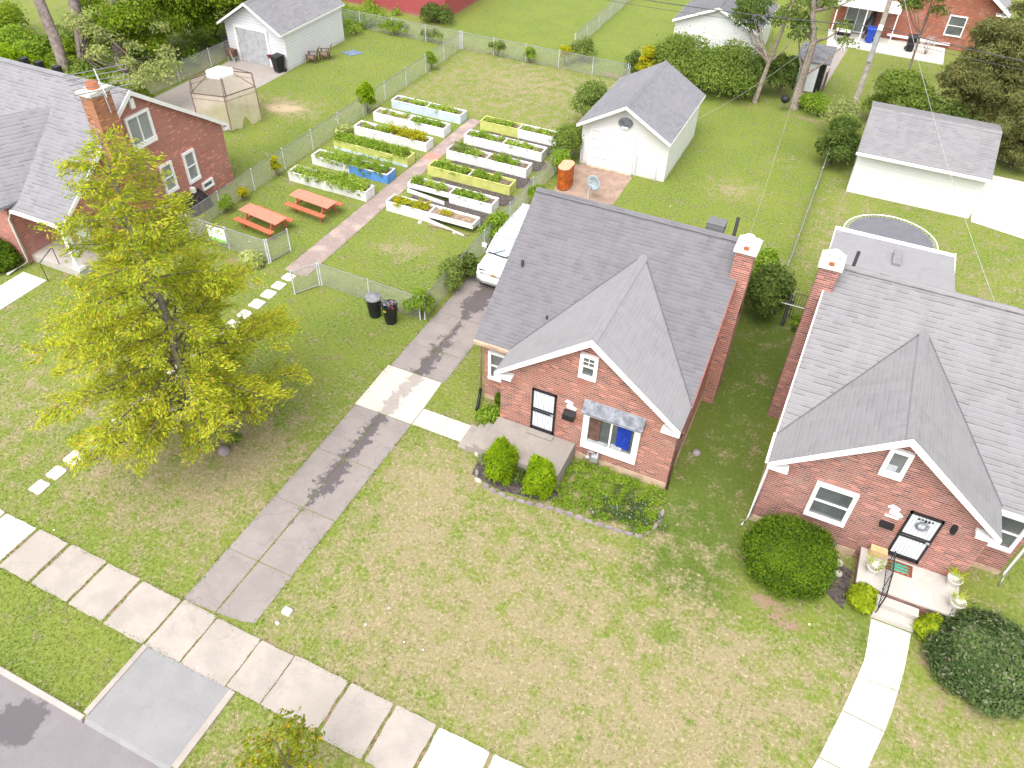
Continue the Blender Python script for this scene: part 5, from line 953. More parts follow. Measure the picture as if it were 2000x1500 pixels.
# gazebo
def gazebo():
    c = Vector((-33.05, 33.0, 0)); R = 2.0; t = thing('gazebo_frame', 'bare gazebo frame with beige netting and a small white canopy top', 'gazebo', c)
    V = [c+Vector((R*math.cos(math.radians(a)), R*math.sin(math.radians(a)), 0)) for a in (-47, 14, 74, 134, 194, 254)]; Z = Vector((0, 0, 2.1)); top = c+Vector((0, 0, 2.95)); inner = [top+(v-c)*.42+Vector((0, 0, -.22)) for v in V]
    for v in V: m = MB(); m.tube([v, v+Z], .032, 6); m.build('post', M['bronze'], t)
    m = MB(); m.tube([v+Z for v in V]+[V[0]+Z], .028, 6); m.tube([v+Z-Vector((0, 0, .28)) for v in V]+[V[0]+Z-Vector((0, 0, .28))], .012, 5); m.build('ring', M['bronze'], t)
    for v, i in zip(V, inner): m = MB(); m.tube([v+Z, i], .022, 6); m.build('rafter', M['bronze'], t)
    m = MB(); m.add([i for i in inner]+[top+Vector((0, 0, .12))], [(k, (k+1) % 6, 6) for k in range(6)]); m.add([i-Vector((0, 0, .12)) for i in inner]+inner, [(k, (k+1) % 6, (k+1) % 6+6, k+6) for k in range(6)]); m.build('canopy', M['white'], t)
    for k in range(6):
        a, b = V[k], V[(k+1) % 6]; n = 12; vs = []; out = ((a+b)/2-c).normalized()
        for j in range(2):
            for i in range(n+1):
                f = i/n; p = a.lerp(b, f)+out*(.05*math.sin(i*2.1+k)*(1-j)); zb = .12+(.55*max(0, 1-abs(f-.5)*6) if k in (0, 5) else 0)+.05*math.sin(i*1.3); vs.append(p+Vector((0, 0, zb if j == 0 else 2.06)))
        m = MB(); m.add(vs, [(i, i+1, n+2+i, n+1+i) for i in range(n)], True); m.build('netting', M['net'], t)
    for k in range(6): m = MB(); m.add([V[k]+Z, V[(k+1) % 6]+Z, inner[(k+1) % 6], inner[k]], [(0, 1, 2, 3)]); m.build('roof_netting', M['net'], t) if k == 3 else None
gazebo()
# trampoline
t = thing('trampoline', 'round black trampoline with pale rim behind the right house', 'trampoline', (3.4, 35.9, 0)); c = (3.4, 35.85); R = 2.1; m = MB(); ring = [(c[0]+R*math.cos(a), c[1]+R*math.sin(a), .8) for a in np.linspace(0, 2*math.pi, 49)]; m.tube(ring, .028, 6, cap=False); m.build('rim', M['frame'], t)
m = MB(); m.ext([(c[0]+(R-.2)*math.cos(a), c[1]+(R-.2)*math.sin(a), .79) for a in np.linspace(0, 2*math.pi, 49)[:-1]], (0, 0, .012)); m.build('mat', M['tramp'], t)
for a in np.linspace(0, 2*math.pi, 73)[:-1]: m = MB(); m.tube([(c[0]+(R-.2)*math.cos(a), c[1]+(R-.2)*math.sin(a), .79), (c[0]+R*math.cos(a), c[1]+R*math.sin(a), .8)], .009, 4); m.build('spring', M['frame'], t)
for a in (.5, 2.1, 3.7, 5.3): m = MB(); x, y = c[0]+R*math.cos(a), c[1]+R*math.sin(a); q = (.3*math.sin(a), -.3*math.cos(a)); m.tube([(x-q[0], y-q[1], .8), (x-q[0], y-q[1], .03), (x+q[0], y+q[1], .03), (x+q[0], y+q[1], .8)], .025, 6); m.build('leg', M['steel'], t)
# porch things at the right house
def pot(label, x, y, r=.2, h=.34, grass=True):
    t = thing('flower_pot', label, 'flower pot', (x, y, .61), 'stone flower pots on the right porch'); m = MB(); m.lathe((x, y, .605), [(r*.65, 0), (r*.8, .1), (r, h*.8), (r*1.12, h), (r*.95, h), (r*.9, h-.06)], 16); m.build('pot', M['pot'], t); m = MB(); m.lathe((x, y, .605), [(r*.9, h-.08), (.01, h-.06)], 12); m.build('soil', M['soil'], t)
    n = 46; a = RNG.uniform(0, 6.28, n); l = RNG.uniform(.15, .38, n); Vv = []
    for k in range(n):
        d = np.array([math.cos(a[k]), math.sin(a[k]), 0]); s = np.array([-d[1], d[0], 0])*.012; p = np.array([x, y, .6+h-.03])+d*r*.3; tip = p+d*l[k]+np.array([0, 0, l[k]*.75]); mid = (p+tip)/2+np.array([0, 0, .06]); Vv += [p, mid+s, tip, mid-s]
    quadmesh('leaves', np.array(Vv), L['lime'], t, dict(v=RNG.uniform(0, 1, n), w=RNG.uniform(0, 1, n)))
pot('pale stone pot with spiky grass left of the handrail', 4.66, 16.4); pot('pale stone pot with spiky grass touching the brick wall, right side', 6.85, 17.0); pot('pale stone pot with spiky grass at the front right porch corner', 6.95, 16.2)
t = thing('doormat', 'brown doormat with green and red pattern before the right house door', 'doormat', (5.42, 16.95, .6)); box('border', plain('mat_brown', (.17, .05, .025), var=.3, sc=30), t, 5.07, 5.78, 16.72, 17.15, .602, .615)
m = MB()
for k in range(3): m.ext([(5.17, 16.79+.11*k, .616), (5.3, 16.77+.11*k, .616), (5.7, 16.8+.11*k, .616), (5.62, 16.86+.11*k, .616), (5.2, 16.86+.11*k, .616)], (0, 0, .003))
m.build('green_motif', plain('mat_green', (.06, .3, .2), var=.3, sc=40), t); m = MB()
for k in range(4): m.box(5.15+.15*k, 5.2+.15*k, 17.05, 17.09, .616, .619); m.box(5.2+.15*k, 5.26+.15*k, 16.745, 16.77, .616, .619)
m.build('red_motif', M['orange'], t)
t = thing('wooden_bench', 'small tan wooden bench against the wall left of the right house door', 'bench', (4.75, 17.0, .6)); m = MB(); m.box(4.5, 4.98, 17.0, 17.24, .86, .89); m.build('seat', M['tan'], t); m = MB(); m.box(4.5, 4.53, 17.02, 17.22, .6, .855); m.box(4.95, 4.98, 17.02, 17.22, .6, .855); m.build('legs', M['tan'], t); box('front_panel', M['tan'], t, 4.535, 4.945, 17.01, 17.03, .64, .85)
# edging stones round the middle house bed
pe = [(-7.95, 16.05), (-7.88, 15.3), (-7.6, 14.85), (-6.95, 14.66), (-6.3, 14.62), (-5.6, 14.72), (-5.0, 14.85), (-4.3, 14.88), (-3.6, 14.9), (-2.9, 14.95), (-2.3, 15.0), (-1.95, 15.1), (-1.7, 15.5), (-1.6, 15.95), (-1.62, 16.3)]
P = [Vector((x, y, 0)) for x, y in pe]; seg = []; tot = 0; step = .33; acc = 0
for a, b in zip(P[:-1], P[1:]):
    Ln = (b-a).length; d = (b-a)/Ln; u = (step-acc) if acc else 0
    while u < Ln: seg.append((a+d*u, math.atan2(d.y, d.x))); u += step
    acc = Ln-(u-step)
for i, (p, an) in enumerate(seg):
    if i in (1, 2): continue
    m = MB(); k = 7; q = [(math.cos(2*math.pi*j/k)*random.uniform(.15, .2), math.sin(2*math.pi*j/k)*random.uniform(.06, .09)) for j in range(k)]; h = random.uniform(.05, .09); ca, sa = math.cos(an), math.sin(an)
    lo = [(p.x+x*ca-y*sa, p.y+x*sa+y*ca, -.02) for x, y in q]; hi = [(p.x+.82*(x*ca-y*sa), p.y+.82*(x*sa+y*ca), h) for x, y in q]; m.add(lo+hi, [tuple(range(k, 2*k))]+[(j, (j+1) % k, (j+1) % k+k, j+k) for j in range(k)])
    o = m.build('edging_stone', M['whitestone'] if i in (0, 4) else M['stone']); tag(o, 'rough stone in the curved edging of the front flower bed', 'stone', 'edging stones round the front flower bed')
for i, (x, y, r_, lb) in enumerate([(-17.4, 28.05, .13, 'round white stone on the grass before the nearest right bed'), (-15.5, 28.0, .1, 'small white stone near the driveway fence post'), (-8.1, 15.9, .16, 'pale boulder at the foot of the middle house steps'), (-7.75, 15.65, .1, 'small white stone beside the pale boulder'),
        (-15.95, 12.15, .22, 'grey stone at the foot of the yellow green tree'), (-1.3, 19.3, .16, 'pale rock in the grass by the middle house side wall'), (3.9, 16.4, .13, 'round white stone between the clipped bush and the right porch'), (3.85, 16.8, .16, 'larger white stone against the right house foundation'), (5.0, 14.2, .0, '')]):
    if not lb: continue
    m = MB(); m.lathe((x, y, -.02), [(r_*.9, 0), (r_, r_*.4), (r_*.75, r_*.9), (r_*.3, r_*1.1)], 9, True, 1, random.uniform(.75, 1)); tag(m.build('stone', M['whitestone'] if i not in (4, 5) else M['stone']), lb, 'stone')
# scattered litter and leaves
m = MB()
for k in range(42):
    y = 3.6+random.random()**1.3*34; x = -4-.42*(y-3.5)+random.uniform(-1, 1)*(11+.3*y)
    if any(a < x < b and c < y < d for a, b, c, d in NOGRASS): continue
    s_ = random.uniform(.02, .06); m.box(x, x+s_, y, y+s_*random.uniform(.5, 1.3), .03, .04)
tag(m.build('litter', M['white']), 'white specks of litter and fallen petals scattered over the grass', 'litter', kind='stuff')
n = 420; C = np.stack([RNG.normal(-16.6, 2.0, n), RNG.normal(11.8, 1.6, n), np.full(n, .035)], 1); C = C[C[:, 0] < -13.5]; V, A = leaves(C, np.tile([0, 0, 1.0], (len(C), 1)), .03, .4, .3); tag(quadmesh('fallen_leaves', V, L['gold'], None, A), 'fallen yellow leaves on the lawn beneath the yellow green tree', 'leaves', kind='stuff')
m = MB(); m.box(-10.4, -10.15, 8.0, 8.2, .01, .1); m.box(-10.35, -10.25, 7.65, 7.72, .01, .06); tag(m.build('broken_concrete', M['white']), 'broken white concrete bits beside the driveway foot', 'rubble')
# ------------------------------------------------------------ utility pole, wires, barbecue, far patio things
t = thing('utility_pole', 'tall leaning grey wooden utility pole rising past the top of the picture', 'utility pole', (0, 49.65, 0)); m = MB(); m.tube([(0, 49.65, 0), (.02, 49.6, 11)], [.17, .12], 12); m.build('pole', M['pole'], t); m = MB(); m.box(-.14, .1, 49.38, 49.46, 3.9, 5.6); m.build('cable_cover', M['steel'], t); m = MB(); m.box(-.13, .13, 49.3, 49.44, 5.65, 5.9); m.build('junction_box', M['frame'], t)
def wire(label, a, b, sag, r=.02, mt='wire'): o = MB().tube(bez(a, b, sag, 16), r, 5).build('overhead_wire', M[mt]); tag(o, label, 'cable', 'overhead wires')
wire('thick black cable crossing left of the pole near the top edge', (-28, 49.6, 5.5), (0, 49.5, 5.75), .5, .028); wire('thick black cable running right from the pole', (0, 49.5, 5.75), (24, 49.6, 5.6), .55, .028)
wire('thinner cable just under the thick one, left of the pole', (-28, 49.6, 5.0), (0, 49.5, 5.3), .4, .014); wire('thinner cable just under the thick one, right of the pole', (0, 49.5, 5.3), (24, 49.6, 5.1), .5, .014)
wire('pale service cable falling from the pole top to the right house', (0, 49.5, 8.5), (6.9, 27.9, 3.4), .5, .009, 'palewire'); wire('pale service cable from the hedge corner to the middle house', (-3.4, 50.4, 5.5), (-2.2, 28.0, 3.3), .6, .0045, 'palewire'); wire('pale service cable reaching the middle garage', (-3.2, 50.4, 4.2), (-7.95, 38.5, 2.6), .4, .0055, 'palewire')
t = thing('barbecue', 'small black kettle grill at the foot of the thick tree trunk', 'grill', (-4.0, 50.0, 0)); m = MB(); m.lathe((-4, 50, .65), [(.05, -.2), (.24, -.08), (.28, .05), (.25, .18), (.1, .27), (.02, .28)], 14); m.build('kettle', M['black'], t); m = MB()
for a in (0, 2.1, 4.2): m.tube([(-4, 50, .5), (-4+.28*math.cos(a), 50+.28*math.sin(a), 0)], .018, 5)
m.build('legs', M['steel'], t)
wheelie('recycling_bin', 'bright blue bin on the far patio', (-.5, 65.3, .05), 0, 'bluebin', 'bluebin')
t = thing('barbecue', 'black covered grill on the far patio under the porch cover', 'grill', (-2.3, 66, .05)); m = MB(); m.box(-2.9, -1.9, 65.7, 66.3, .05, 1.05); m.build('cover', M['plastic'], t, .1); box('side_shelf', M['steel'], t, -3.25, -2.92, 65.8, 66.2, .8, .85)
t = thing('patio_umbrella', 'folded black parasol leaning under the far porch cover', 'umbrella', (-.9, 66, .05)); m = MB(); m.tube([(-1.0, 66.0, .05), (-.6, 66.2, 2.2)], [.05, .05], 6); m.tube([(-.9, 66.0, .6), (-.75, 66.1, 1.4), (-.6, 66.2, 2.2)], [.4, .3, .05], 8); m.build('cover', M['plastic'], t)
t = thing('patio_table', 'pale covered patio table at the far house', 'table', (-2.4, 64.8, .05)); m = MB(); m.box(-3.0, -1.9, 64.4, 65.2, .7, .76); m.build('tabletop', M['pot'], t, .03); m = MB()
for x, y in ((-2.9, 64.5), (-2.0, 64.5), (-2.9, 65.1), (-2.0, 65.1)): m.tube([(x, y, .05), (x, y, .7)], .02, 5)
m.build('legs', M['black'], t)
wheelie('trash_bin', 'black wheeled bin against the far brick wall', (2.35, 64.9, .05), 5)
bush('dry_plant', 'bare whitish dry bush beside the far black bin', 'plant', (3.5, 64.8, 0), (.75, .6, 1.2), plain('dry_white_twigs', (.5, .48, .47)), 260, .1, 8, base=.05, asp=.12)
# ------------------------------------------------------------ vegetation
def conifer():
    base = Vector((-16.58, 12.04, 0)); t = thing('tree', 'large yellow green feathery tree on the left lawn', 'tree', base); H = 11.6
    tp = [base+Vector((.0, 0, -.05)), base+Vector((.05, 0, 1.5)), base+Vector((.0, .1, 3.5)), base+Vector((.12, .15, 5.5)), base+Vector((0, .1, 7.5)), base+Vector((.1, 0, 9.5)), base+Vector((.05, .05, H))]
    tr = lambda z: np.interp(z, [0, 1.5, 3.5, 5.5, 7.5, 9.5, H], [.2, .17, .14, .11, .08, .05, .012])
    ax = lambda z: Vector([np.interp(z, [p.z for p in tp], [p[i] for p in tp]) for i in range(2)]+[z])
    MB().tube(tp, [tr(p.z) for p in tp], 9).build('trunk', plain('grey_bark', (.24, .2, .19), .95, var=.25, sc=7, bump=.6), t)
    lm = MB(); C = []; R = []; parts = []; ang = 0
    nl = 84
    for i in range(nl):
        f = (i+.5)/nl; z = 1.35+(H-1.85)*f**1.02; ang += 2.399+random.uniform(-.35, .35); q = 1-z/(H+.4)
        Ln = ((4.7 if z > 5 else 5.05)*q**.82)*random.uniform(.72, 1.12)*(.62 if z < 1.9 else (.85 if z < 2.6 else 1)); d = Vector((math.cos(ang), math.sin(ang), 0)); Ln *= (1-.1*d.x)*(.84 if d.y < -.3 and z < 3 else 1); el = math.radians(random.uniform(2, 16)+14*f)
        p0 = ax(z); pts = []; 
        for k in range(7): u = k/6*Ln; pts.append(p0+d*u*math.cos(el)+Vector((0, 0, u*math.sin(el)-.045*u*u+.02*math.sin(u*2+i))))
        lm.tube(pts, [max(tr(z)*.42*(1-k/7.2), .008) for k in range(7)], 5, cap=False)
        side = Vector((-d.y, d.x, 0)); ntw = int(3+Ln*4.2); upper = z > 7.2
        for k in range(ntw):
            u = (.2+.82*(k+.5)/ntw)*Ln; fr = u/Ln; j = min(int(fr*6), 5); c = pts[j].lerp(pts[min(j+1, 6)], min(fr*6-j, 1)); s = random.choice((-1, 1)); tl = (.5+.55*(1-abs(fr-.45)))*random.uniform(.5, 1.15)*(Ln/4.5)**.45
            td = (d*random.uniform(.35, .9)+side*s*random.uniform(.4, 1)).normalized(); e = c+td*tl+Vector((0, 0, random.uniform(-.28, .1)*tl)); lm.tube([c, e], .007, 3, cap=False)
            nL = int((76 if not upper else 56)*tl/.6); w = RNG.uniform(0.05, 1.08, nL)[:, None]; sp = .12+.05*tl
            Pn = np.array(c)+(np.array(e)-np.array(c))*w+RNG.normal(0, 1, (nL, 3))*np.array([sp, sp, sp*.75])*(1.05-.5*w); tone = np.clip((.2 if z < 6.5 else -.05)+.35*fr+random.uniform(-.3, .45), 0, 1)
            parts.append(leaves(Pn, np.tile([0, 0, 1.0], (nL, 1)), .066, .32, .6, np.full(nL, tone), np.tile(np.array(td)*1.5, (nL, 1))))
    lm.build('limbs', M['bark'], t); V, A = cat(parts); quadmesh('crown', V, L['yellowtree'], t, A)
conifer()
# small tree at the bottom edge
C, R = cloudpts((-7.15, 4.3, 1.9), (.8, .8, 1.3), 26, .2, .36); tree('tree', 'small young street tree with orange tinged leaves at the bottom edge', (-7.15, 4.35, 0), [(-7.15, 4.35, 0), (-7.12, 4.33, 1.2), (-7.15, 4.3, 3.0)], C, R, leafm('sapling_leaves', (.1, .17, .015), (.36, .4, .03), (.5, .3, .03), .2), 75, .055, limbs=10, tr=.04)
ball('clipped_shrub', 'bright green conical arborvitae left of its twin before the porch', 'shrub', (-6.95, 15.35, .72), (.52, .52, .95), L['arb'], 9500, .055, 'arborvitae pair before the porch', .2, asp=.32, taper=.45, jit=.75)
ball('clipped_shrub', 'bright green conical arborvitae right of its twin, nearer the gas meter', 'shrub', (-5.6, 15.3, .72), (.5, .5, .97), L['arb'], 9500, .055, 'arborvitae pair before the porch', .2, asp=.32, taper=.45, jit=.75)
ball('clipped_shrub', 'large round dark green clipped bush under the double window of the right house', 'shrub', (2.38, 15.82, .75), (1.33, 1.22, .95), L['yew'], 30000, .046, None, .09)
ball('clipped_shrub', 'wide dark leafy bush right of the curved walkway', 'shrub', (7.85, 14.9, .55), (1.4, 1.35, .8), L['holly'], 20000, .06, None, .13)
ball('lime_shrub', 'small lime yellow shrub left of the right house steps', 'shrub', (4.6, 15.6, .3), (.38, .38, .42), L['lime'], 1800, .07, 'lime shrubs flanking the steps', .14)
ball('lime_shrub', 'small lime yellow shrub right of the right house steps', 'shrub', (6.5, 15.4, .3), (.4, .4, .42), L['lime'], 2200, .06, 'lime shrubs flanking the steps', .14)
ball('hosta', 'pale yellow green leafy hosta by the garden gate post', 'plant', (-22.3, 21.55, .22), (.5, .48, .38), L['hosta'], 900, .1, None, .15)
ball('clipped_shrub', 'leafy green bush before the left house porch wall', 'shrub', (-32.1, 16.5, .45), (1.1, .75, .75), L['yew'], 6500, .06, None, .1)
B = [('shrub', 'tall light green weeds at the driveway fence end beside the open bin', (-13.75, 21.7), (.55, .7, 1.3), 'weed', 1500, .055),
     ('shrub', 'leafy green shrub on the driveway fence by the car front', (-13.5, 24.2), (.5, .9, 1.3), 'shrub', 2200, .055), ('shrub', 'broad leaved dark green bush overhanging the driveway fence before the car', (-13.35, 25.1), (.55, .6, 1.1), 'dark', 1200, .08),
     ('shrub', 'bright green bush growing through the fence beside the white car roof', (-13.4, 28.3), (.5, .75, 1.5), 'weed', 2200, .06), ('shrub', 'light green vine on the fence between the car and the rusty tank', (-13.1, 32.3), (.35, .8, 1.0), 'weed', 1400, .055),
     ('shrub', 'dense dark bush between the garden beds and the middle garage', (-13.5, 37.3), (.7, 1.2, 1.9), 'hedge', 3600, .06), ('shrub', 'bright weeds behind the rusty tank at the fence', (-13.3, 35.8), (.5, .7, 1.4), 'weed', 1600, .06),
     ('shrub', 'orange tinged bush at the left front corner of the middle garage', (-13.8, 38.5), (.4, .5, 1.4), 'gold', 900, .06), ('shrub', 'tall feathery light green shrub left of the middle garage roof', (-14.0, 42.2), (.8, 1.3, 2.7), 'shrub', 4200, .07),
     ('shrub', 'dark shrub tucked against the middle garage side wall', (-13.4, 40.6), (.5, 1.2, 2.0), 'hedge', 2200, .07), ('shrub', 'bright green bush on the long garden fence beside the far beds', (-26.35, 37.4), (.55, .6, 1.9), 'arb', 2600, .06),
     ('vine', 'yellow green vine climbing the garden fence above the tables', (-26.3, 28.6), (.25, .35, 1.3), 'gold', 700, .055), ('vine', 'thin leafy vine low on the garden fence nearer the street', (-26.2, 24.6), (.25, .4, 1.0), 'weed', 500, .055), ('vine', 'small golden vine on the fence behind the first picnic table', (-26.2, 25.8), (.22, .35, .8), 'gold', 420, .05),
     ('vine', 'green vine heap on the long fence near its far end', (-26.3, 45.0), (.4, .5, 1.3), 'weed', 900, .06), ('vine', 'yellow tinted climber in the middle of the back fence', (-18.8, 50.2), (.5, .5, 1.5), 'gold', 900, .07), ('vine', 'tangled vine on the back fence left of the yellow climber', (-23.6, 49.5), (1.0, .3, 1.1), 'shrub', 1000, .06),
     ('vine', 'tangled vine on the back fence near the corner post', (-21.2, 49.5), (.9, .3, 1.2), 'weed', 1000, .06), ('shrub', 'green bush behind the back fence next to the yellow climber', (-18.0, 51.3), (.9, .8, 1.6), 'shrub', 1600, .07),
     ('shrub', 'yellow and orange bush behind the middle garage peak', (-13.0, 50.4), (.75, .8, 2.3), 'gold', 3200, .075), ('shrub', 'dull green bush left of the yellow and orange bush', (-14.1, 50.8), (.6, .7, 1.6), 'dark', 1300, .07),
     ('hedge', 'large green hedge behind the middle garage, left mass', (-11.2, 51.3), (2.1, 2.0, 2.7), 'hedge', 10000, .08), ('hedge', 'large green hedge behind the middle garage, middle mass', (-8.2, 51.2), (2.3, 2.1, 2.5), 'hedge', 10000, .08), ('hedge', 'large green hedge mass ending at the thin tree trunk', (-6.6, 51.4), (1.5, 1.4, 2.1), 'dark', 5000, .08),
     ('shrub', 'dark bush between the two tree trunks', (-4.7, 52.2), (1.2, 1.1, 2.8), 'dark', 3000, .08), ('shrub', 'yellow green undergrowth right of the thick trunk', (-2.2, 50.6), (1.2, .7, 1.0), 'weed', 2200, .07), ('shrub', 'dull green bush right of the utility pole behind the long garage', (2.3, 50.6), (1.9, 1.5, 3.2), 'hedge', 9500, .085), ('shrub', 'second dull green bush behind the long garage, farther right', (4.9, 49.9), (1.5, 1.2, 2.4), 'dark', 6000, .085),
     ('shrub', 'wispy grey green saplings at the foot of the utility pole', (-.6, 47.6), (1.1, 1.3, 2.2), 'pale', 1700, .08), ('shrub', 'tall dark shrub at the end of the yard fence by the long garage', (-.2, 43.9), (1.0, 1.1, 2.7), 'dark', 5200, .08), ('shrub', 'lighter shrub just behind the tall dark fence end shrub', (.1, 45.4), (1.0, 1.0, 2.4), 'shrub', 3000, .08),
     ('shrub', 'dark green bush between the middle house chimney and the tube gate', (-.95, 28.4), (.9, 1.2, 2.2), 'dark', 6000, .075), ('shrub', 'light leaved top growth of the bush behind the middle chimney', (-1.3, 30.2), (.9, .8, 1.9), 'weed', 2600, .075), ('shrub', 'small leafy bush right of the tube gate beside the right house', (.7, 28.0), (.35, .3, .8), 'weed', 600, .06),
     ('plant', 'green leafy perennials in the corner left of the middle house front wall', (-8.35, 17.5), (.42, .55, .8), 'weed', 1100, .065), ('plant', 'dark shrub against the recessed wall left of the middle house', (-8.25, 18.15), (.3, .3, 1.05), 'yew', 700, .06),
     ('shrub', 'red brown bush beneath the hedge behind the long garage', (6.9, 47.9), (1.0, .7, 1.5), 'dark', 2200, .08), ('shrub', 'bushy green shrub by the red garage corner', (-30.6, 53.4), (1.3, .8, 1.2), 'dark', 2200, .08), ('vine', 'vines along the fence behind the left garage', (-31.8, 49.6), (1.6, .35, 1.1), 'weed', 1400, .07), ('vine', 'second clump of vines on the fence behind the left garage', (-28.8, 49.6), (1.2, .3, 1.0), 'shrub', 1000, .07),
     ('plant', 'yellow weeds left of the far garden gate leaf', (-25.3, 22.5), (.5, .35, .7), 'shrub', 500, .055), ('plant', 'big pale squash leaves beside the left row of beds', (-26.0, 34.3), (.35, .6, .55), 'hosta', 120, .16), ('plant', 'low plant by the stone at the foot of the yellow green tree', (-15.9, 12.6), (.35, .3, .3), 'shrub', 260, .06),
     ('plant', 'tall dark weed clump low between the two arborvitae', (-6.3, 15.5), (.3, .4, .5), 'dark', 500, .06), ('plant', 'greyish plant at the left end of the stone edging', (-7.6, 15.6), (.3, .4, .45), 'shrub', 400, .05), ('shrub', 'small green bush on the fence corner beside the far left driveway', (-38.6, 31.5), (.6, 1.2, 1.3), 'maple', 1500, .08)]
for (x, y), r_, lm, lb in (((-51.2, 33.5), (2.4, 2.2, 1.6), 'weed', 'low bright green thicket at the far top left edge'), ((-47.6, 30.6), (2.2, 1.6, 2.0), 'arb', 'yellow green shrub peeping over the left end of the roof ridge'), ((-46.6, 33.8), (1.8, 1.6, 1.5), 'maple', 'dark green shrub at the foot of the leaning trunks'), ((-43.2, 31.6), (1.8, 1.4, 1.6), 'hedge', 'mid green shrub behind the left roof ridge centre'),
        ((-50, 36.6), (2.2, 1.4, 1.1), 'shrub', 'low pale shrub beside the mown corner at top left'), ((-40.9, 31.6), (1.3, 1.6, 1.5), 'maple', 'green shrub between the antenna and the far fence'), ((-55, 35.5), (2.2, 2.2, 2.0), 'maple', 'shrub at the extreme top left corner'), ((-44.2, 38.6), (1.8, 1.8, 2.2), 'arb', 'bright shrub beneath the dense maple')):
    B.append(('shrub', lb, (x, y), r_, lm, 5200, .1))
for nm, lb, (x, y), r, lm, n, lf in B: bush(nm, lb, nm if nm in ('shrub', 'vine', 'hedge', 'plant') else 'shrub', (x, y, 0), r, L[lm], n, lf, 16 if n > 1000 else 9)
# flower bed ground cover before the middle house
n = 240; Cx = RNG.uniform(-5.0, -1.75, n); Cy = 15.0+RNG.uniform(0, 1, n)*2.15; C = np.stack([Cx, Cy, RNG.uniform(.04, .16, n)], 1); V, A = clumps(C, RNG.uniform(.08, .16, n), 42, .035, .55, .2, .9, up=.6); tag(quadmesh('ground_cover', V, L['weed'], None, A), 'green weeds and ground cover inside the stone edged bed', 'ground cover', kind='stuff')
n = 70; C = np.stack([RNG.normal(-2.7, .6, n), RNG.normal(15.75, .35, n), RNG.uniform(.12, .25, n)], 1); V, A = clumps(C, RNG.uniform(.08, .14, n), 40, .03, .6, .3, .9, up=.6); quadmesh('flowering_weeds', V, L['flower'], None, A); tag(bpy.data.objects['flowering_weeds'], 'small white flowers in the right part of the stone edged bed', 'flowers', kind='stuff')
n = 300; C = np.stack([RNG.uniform(-45, -34, n), RNG.uniform(50, 54, n)-3*RNG.uniform(0, 1, n), RNG.uniform(.1, .5, n)], 1); C[:150, 0] = -40-RNG.uniform(0, 12, 150); C[:150, 1] = RNG.uniform(33, 50, 150); V, A = clumps(C, RNG.uniform(.3, .6, n), 60, .09, .55, .3, .9, up=.5); tag(quadmesh('undergrowth', V, L['weed'], None, A), 'tangled green undergrowth beneath the trees at top left', 'undergrowth', kind='stuff')
# big trees
C, R = cloudpts((-42.2, 42.6, 3.8), (3.6, 4.6, 3.0), 60, .8, 1.4); tree('tree', 'dense dark green maple left of the left white garage', (-42.3, 42.6, 0), [(-42.3, 42.6, 0), (-42.2, 42.6, 2), (-42.1, 42.5, 5)], C, R, L['maple'], 620, .11, limbs=14, tr=.2)
C, R = cloudpts((-42.4, 36.6, 3.4), (2.3, 3.2, 2.3), 34, .6, 1.1); tree('tree', 'green tree overhanging the fence behind the left driveway', (-42.6, 36.6, 0), [(-42.6, 36.6, 0), (-42.5, 36.6, 1.8), (-42.3, 36.4, 4)], C, R, L['maple'], 560, .1, limbs=10, tr=.14)
C = np.array([(-43.3, 35.0, 3.6), (-41.6, 34.7, 3.5), (-41.7, 36.8, 3.2), (-41.5, 33.4, 3.0), (-39.8, 33.4, 2.7), (-40.3, 36.1, 3.0), (-38.2, 34.3, 2.4), (-37.4, 32.3, 2.2), (-36.7, 32.4, 1.9), (-38.8, 31.8, 2.5), (-41.7, 32.3, 3.6), (-40.3, 31.2, 3.0), (-38.3, 30.6, 2.0), (-37.3, 31.1, 2.0), (-42.6, 32.3, 4.0), (-37.3, 33.4, 2.1)])
tree('tree', 'pale leaved branching tree over the left house roof ridge', (-44, 32.5, 0), [(-44, 32.5, 0), (-43.5, 32.6, 2), (-42.5, 33, 4.2)], C, RNG.uniform(.5, .85, 16), L['pale'], 250, .1, limbs=16, tr=.12)
C, R = cloudpts((-46, 36, 9), (3, 2, 1), 2, .4, .6)
for lb, tk in (('leftmost thick leaning grey trunk crossing the top left corner', [(-43.2, 30.9, 0), (-44.1, 31.7, 3), (-45.6, 32.6, 6), (-47.5, 33.8, 9.5), (-49.5, 35.5, 13)]), ('second thick grey trunk at top left, more upright', [(-43.6, 32.3, 0), (-43.7, 33.2, 3), (-44.2, 34.2, 6.5), (-45.0, 36, 11)]), ('third grey trunk at top left behind the pale leaves', [(-41.9, 33.6, 0), (-41.9, 34.2, 3), (-41.8, 35.4, 7), (-41.6, 37.5, 11)])):
    t = thing('tree', lb, 'tree', tk[0]); MB().tube(tk, [.36, .33, .3, .27, .24][:len(tk)], 10).build('trunk', plain('brown_grey_bark', (.19, .155, .14), .95, var=.35, sc=5, bump=.8), t)
    e = tk[-1]; CC, RR = cloudpts((e[0], e[1], e[2]+1.5), (1.8, 1.8, 1.2), 8, .7, 1.1); V, A = clumps(CC, RR, 200, .11); quadmesh('crown', V, L['maple'], t, A)
t = thing('clothesline', 'orange cloth hanging among the leaves at top left', 'cloth', (-44, 36, 1)); m = MB(); m.ext([(-44.4, 36.2, .9), (-43.6, 36.0, .9), (-43.7, 36.0, 1.6), (-44.3, 36.2, 1.6)], (0, .03, 0)); m.build('cloth', M['orange'], t); m = MB(); m.tube([(-45.5, 36.4, 1.65), (-42.5, 35.8, 1.65)], .01, 4); m.build('line', M['palewire'], t)
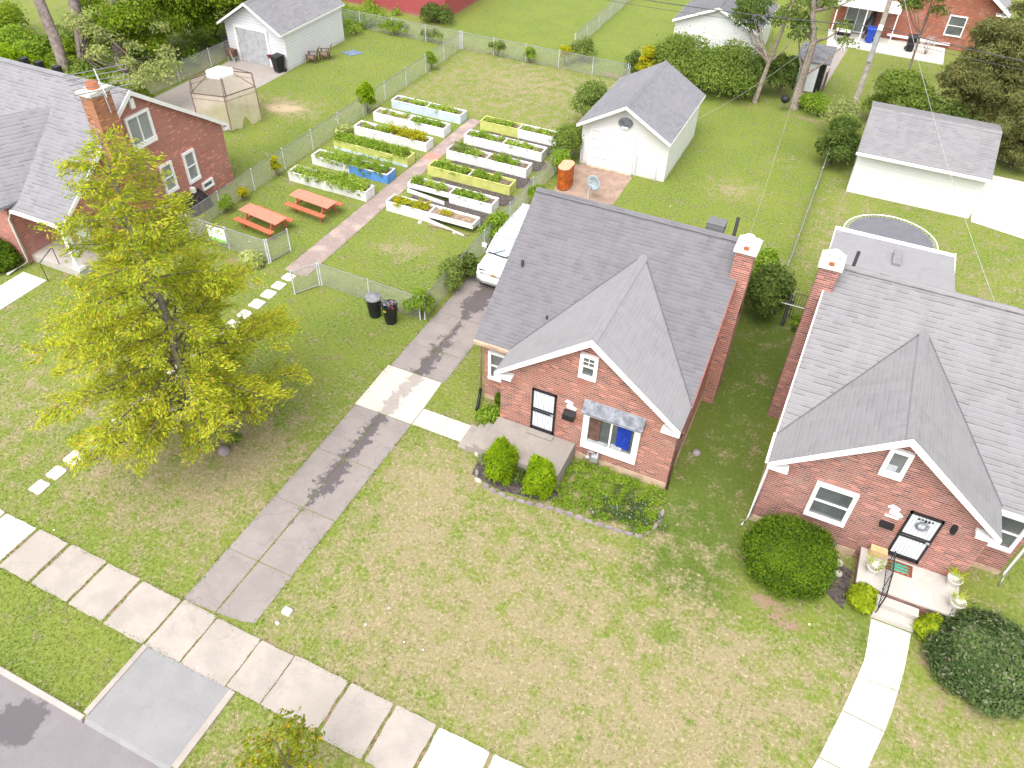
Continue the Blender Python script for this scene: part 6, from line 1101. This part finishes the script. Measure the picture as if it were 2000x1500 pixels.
C, R = cloudpts((-7.2, 52.6, 4.6), (1.4, 1.0, 1.5), 22, .35, .65); tree('tree', 'thin leaning tree with drooping dark branches before the sided garage', (-5.83, 50.3, 0), [(-5.83, 50.3, 0), (-5.55, 50.4, 2.5), (-5.2, 50.6, 5), (-4.9, 50.9, 8)], np.concatenate([C, [(-5.2, 50.6, 5.2), (-4.2, 51, 4.6), (-4.6, 51.3, 5.8)]]), np.concatenate([R, [.8, .8, .9]]), L['dark'], 210, .085, 'palebark', limbs=16, tr=.16)
C, R = cloudpts((-3.0, 52.5, 6.6), (2.2, 1.6, 1.2), 14, .5, .8); C2 = np.array([(-1.6, 51.8, 3.9), (-2.0, 52.2, 4.6), (-4.4, 52.4, 3.6), (-4.6, 52.8, 4.6)])
tree('tree', 'thick pale forked trunk between hedge and utility pole', (-3.41, 50.6, 0), [(-3.41, 50.6, 0), (-3.4, 50.7, 2), (-3.35, 50.75, 4), (-3.9, 50.9, 5.6), (-4.3, 51.2, 8)], np.concatenate([C, C2]), np.concatenate([R, [.6, .6, .7, .7]]), L['shrub'], 190, .09, 'palebark', limbs=12, tr=.3)
for (cc, rr, n, bs, lb) in (((6.3, 51.6, 3.6), (2.3, 2.0, 2.9), 85, (6.6, 52.6, 0), 'large dull olive evergreen at the right edge behind the long garage'), ((9.3, 55.5, 5), (3.0, 2.4, 3.6), 80, (9.6, 56.5, 0), 'second dull olive evergreen at the top right corner'), ((9.2, 48.3, 2.3), (1.9, 1.6, 1.9), 45, (9.2, 48.8, 0), 'lower olive evergreen at the right edge beside the white driveway')):
    C, R = cloudpts(cc, rr, n, .4, .8); tree('tree', lb, bs, [bs, (bs[0], bs[1], cc[2]*.6), (bs[0]+.1, bs[1], cc[2])], C, R, L['olive'], 420, .1, limbs=14, asp=.3, tr=.13)
C, R = cloudpts((2.4, 58.5, 5.2), (1.6, 1.0, 1.4), 12, .4, .75); tree('tree', 'thin leaved tree in front of the far brick wall', (2.6, 58.5, 0), [(2.6, 58.5, 0), (2.5, 58.5, 3), (2.4, 58.5, 6)], C, R, L['dark'], 170, .09, limbs=8, tr=.09)
ball('yellow_ball', 'small yellow toy on the grass right of the long garage', 'toy', (7.9, 46.0, .12), (.14, .14, .12), L['gold'], 150, .04)
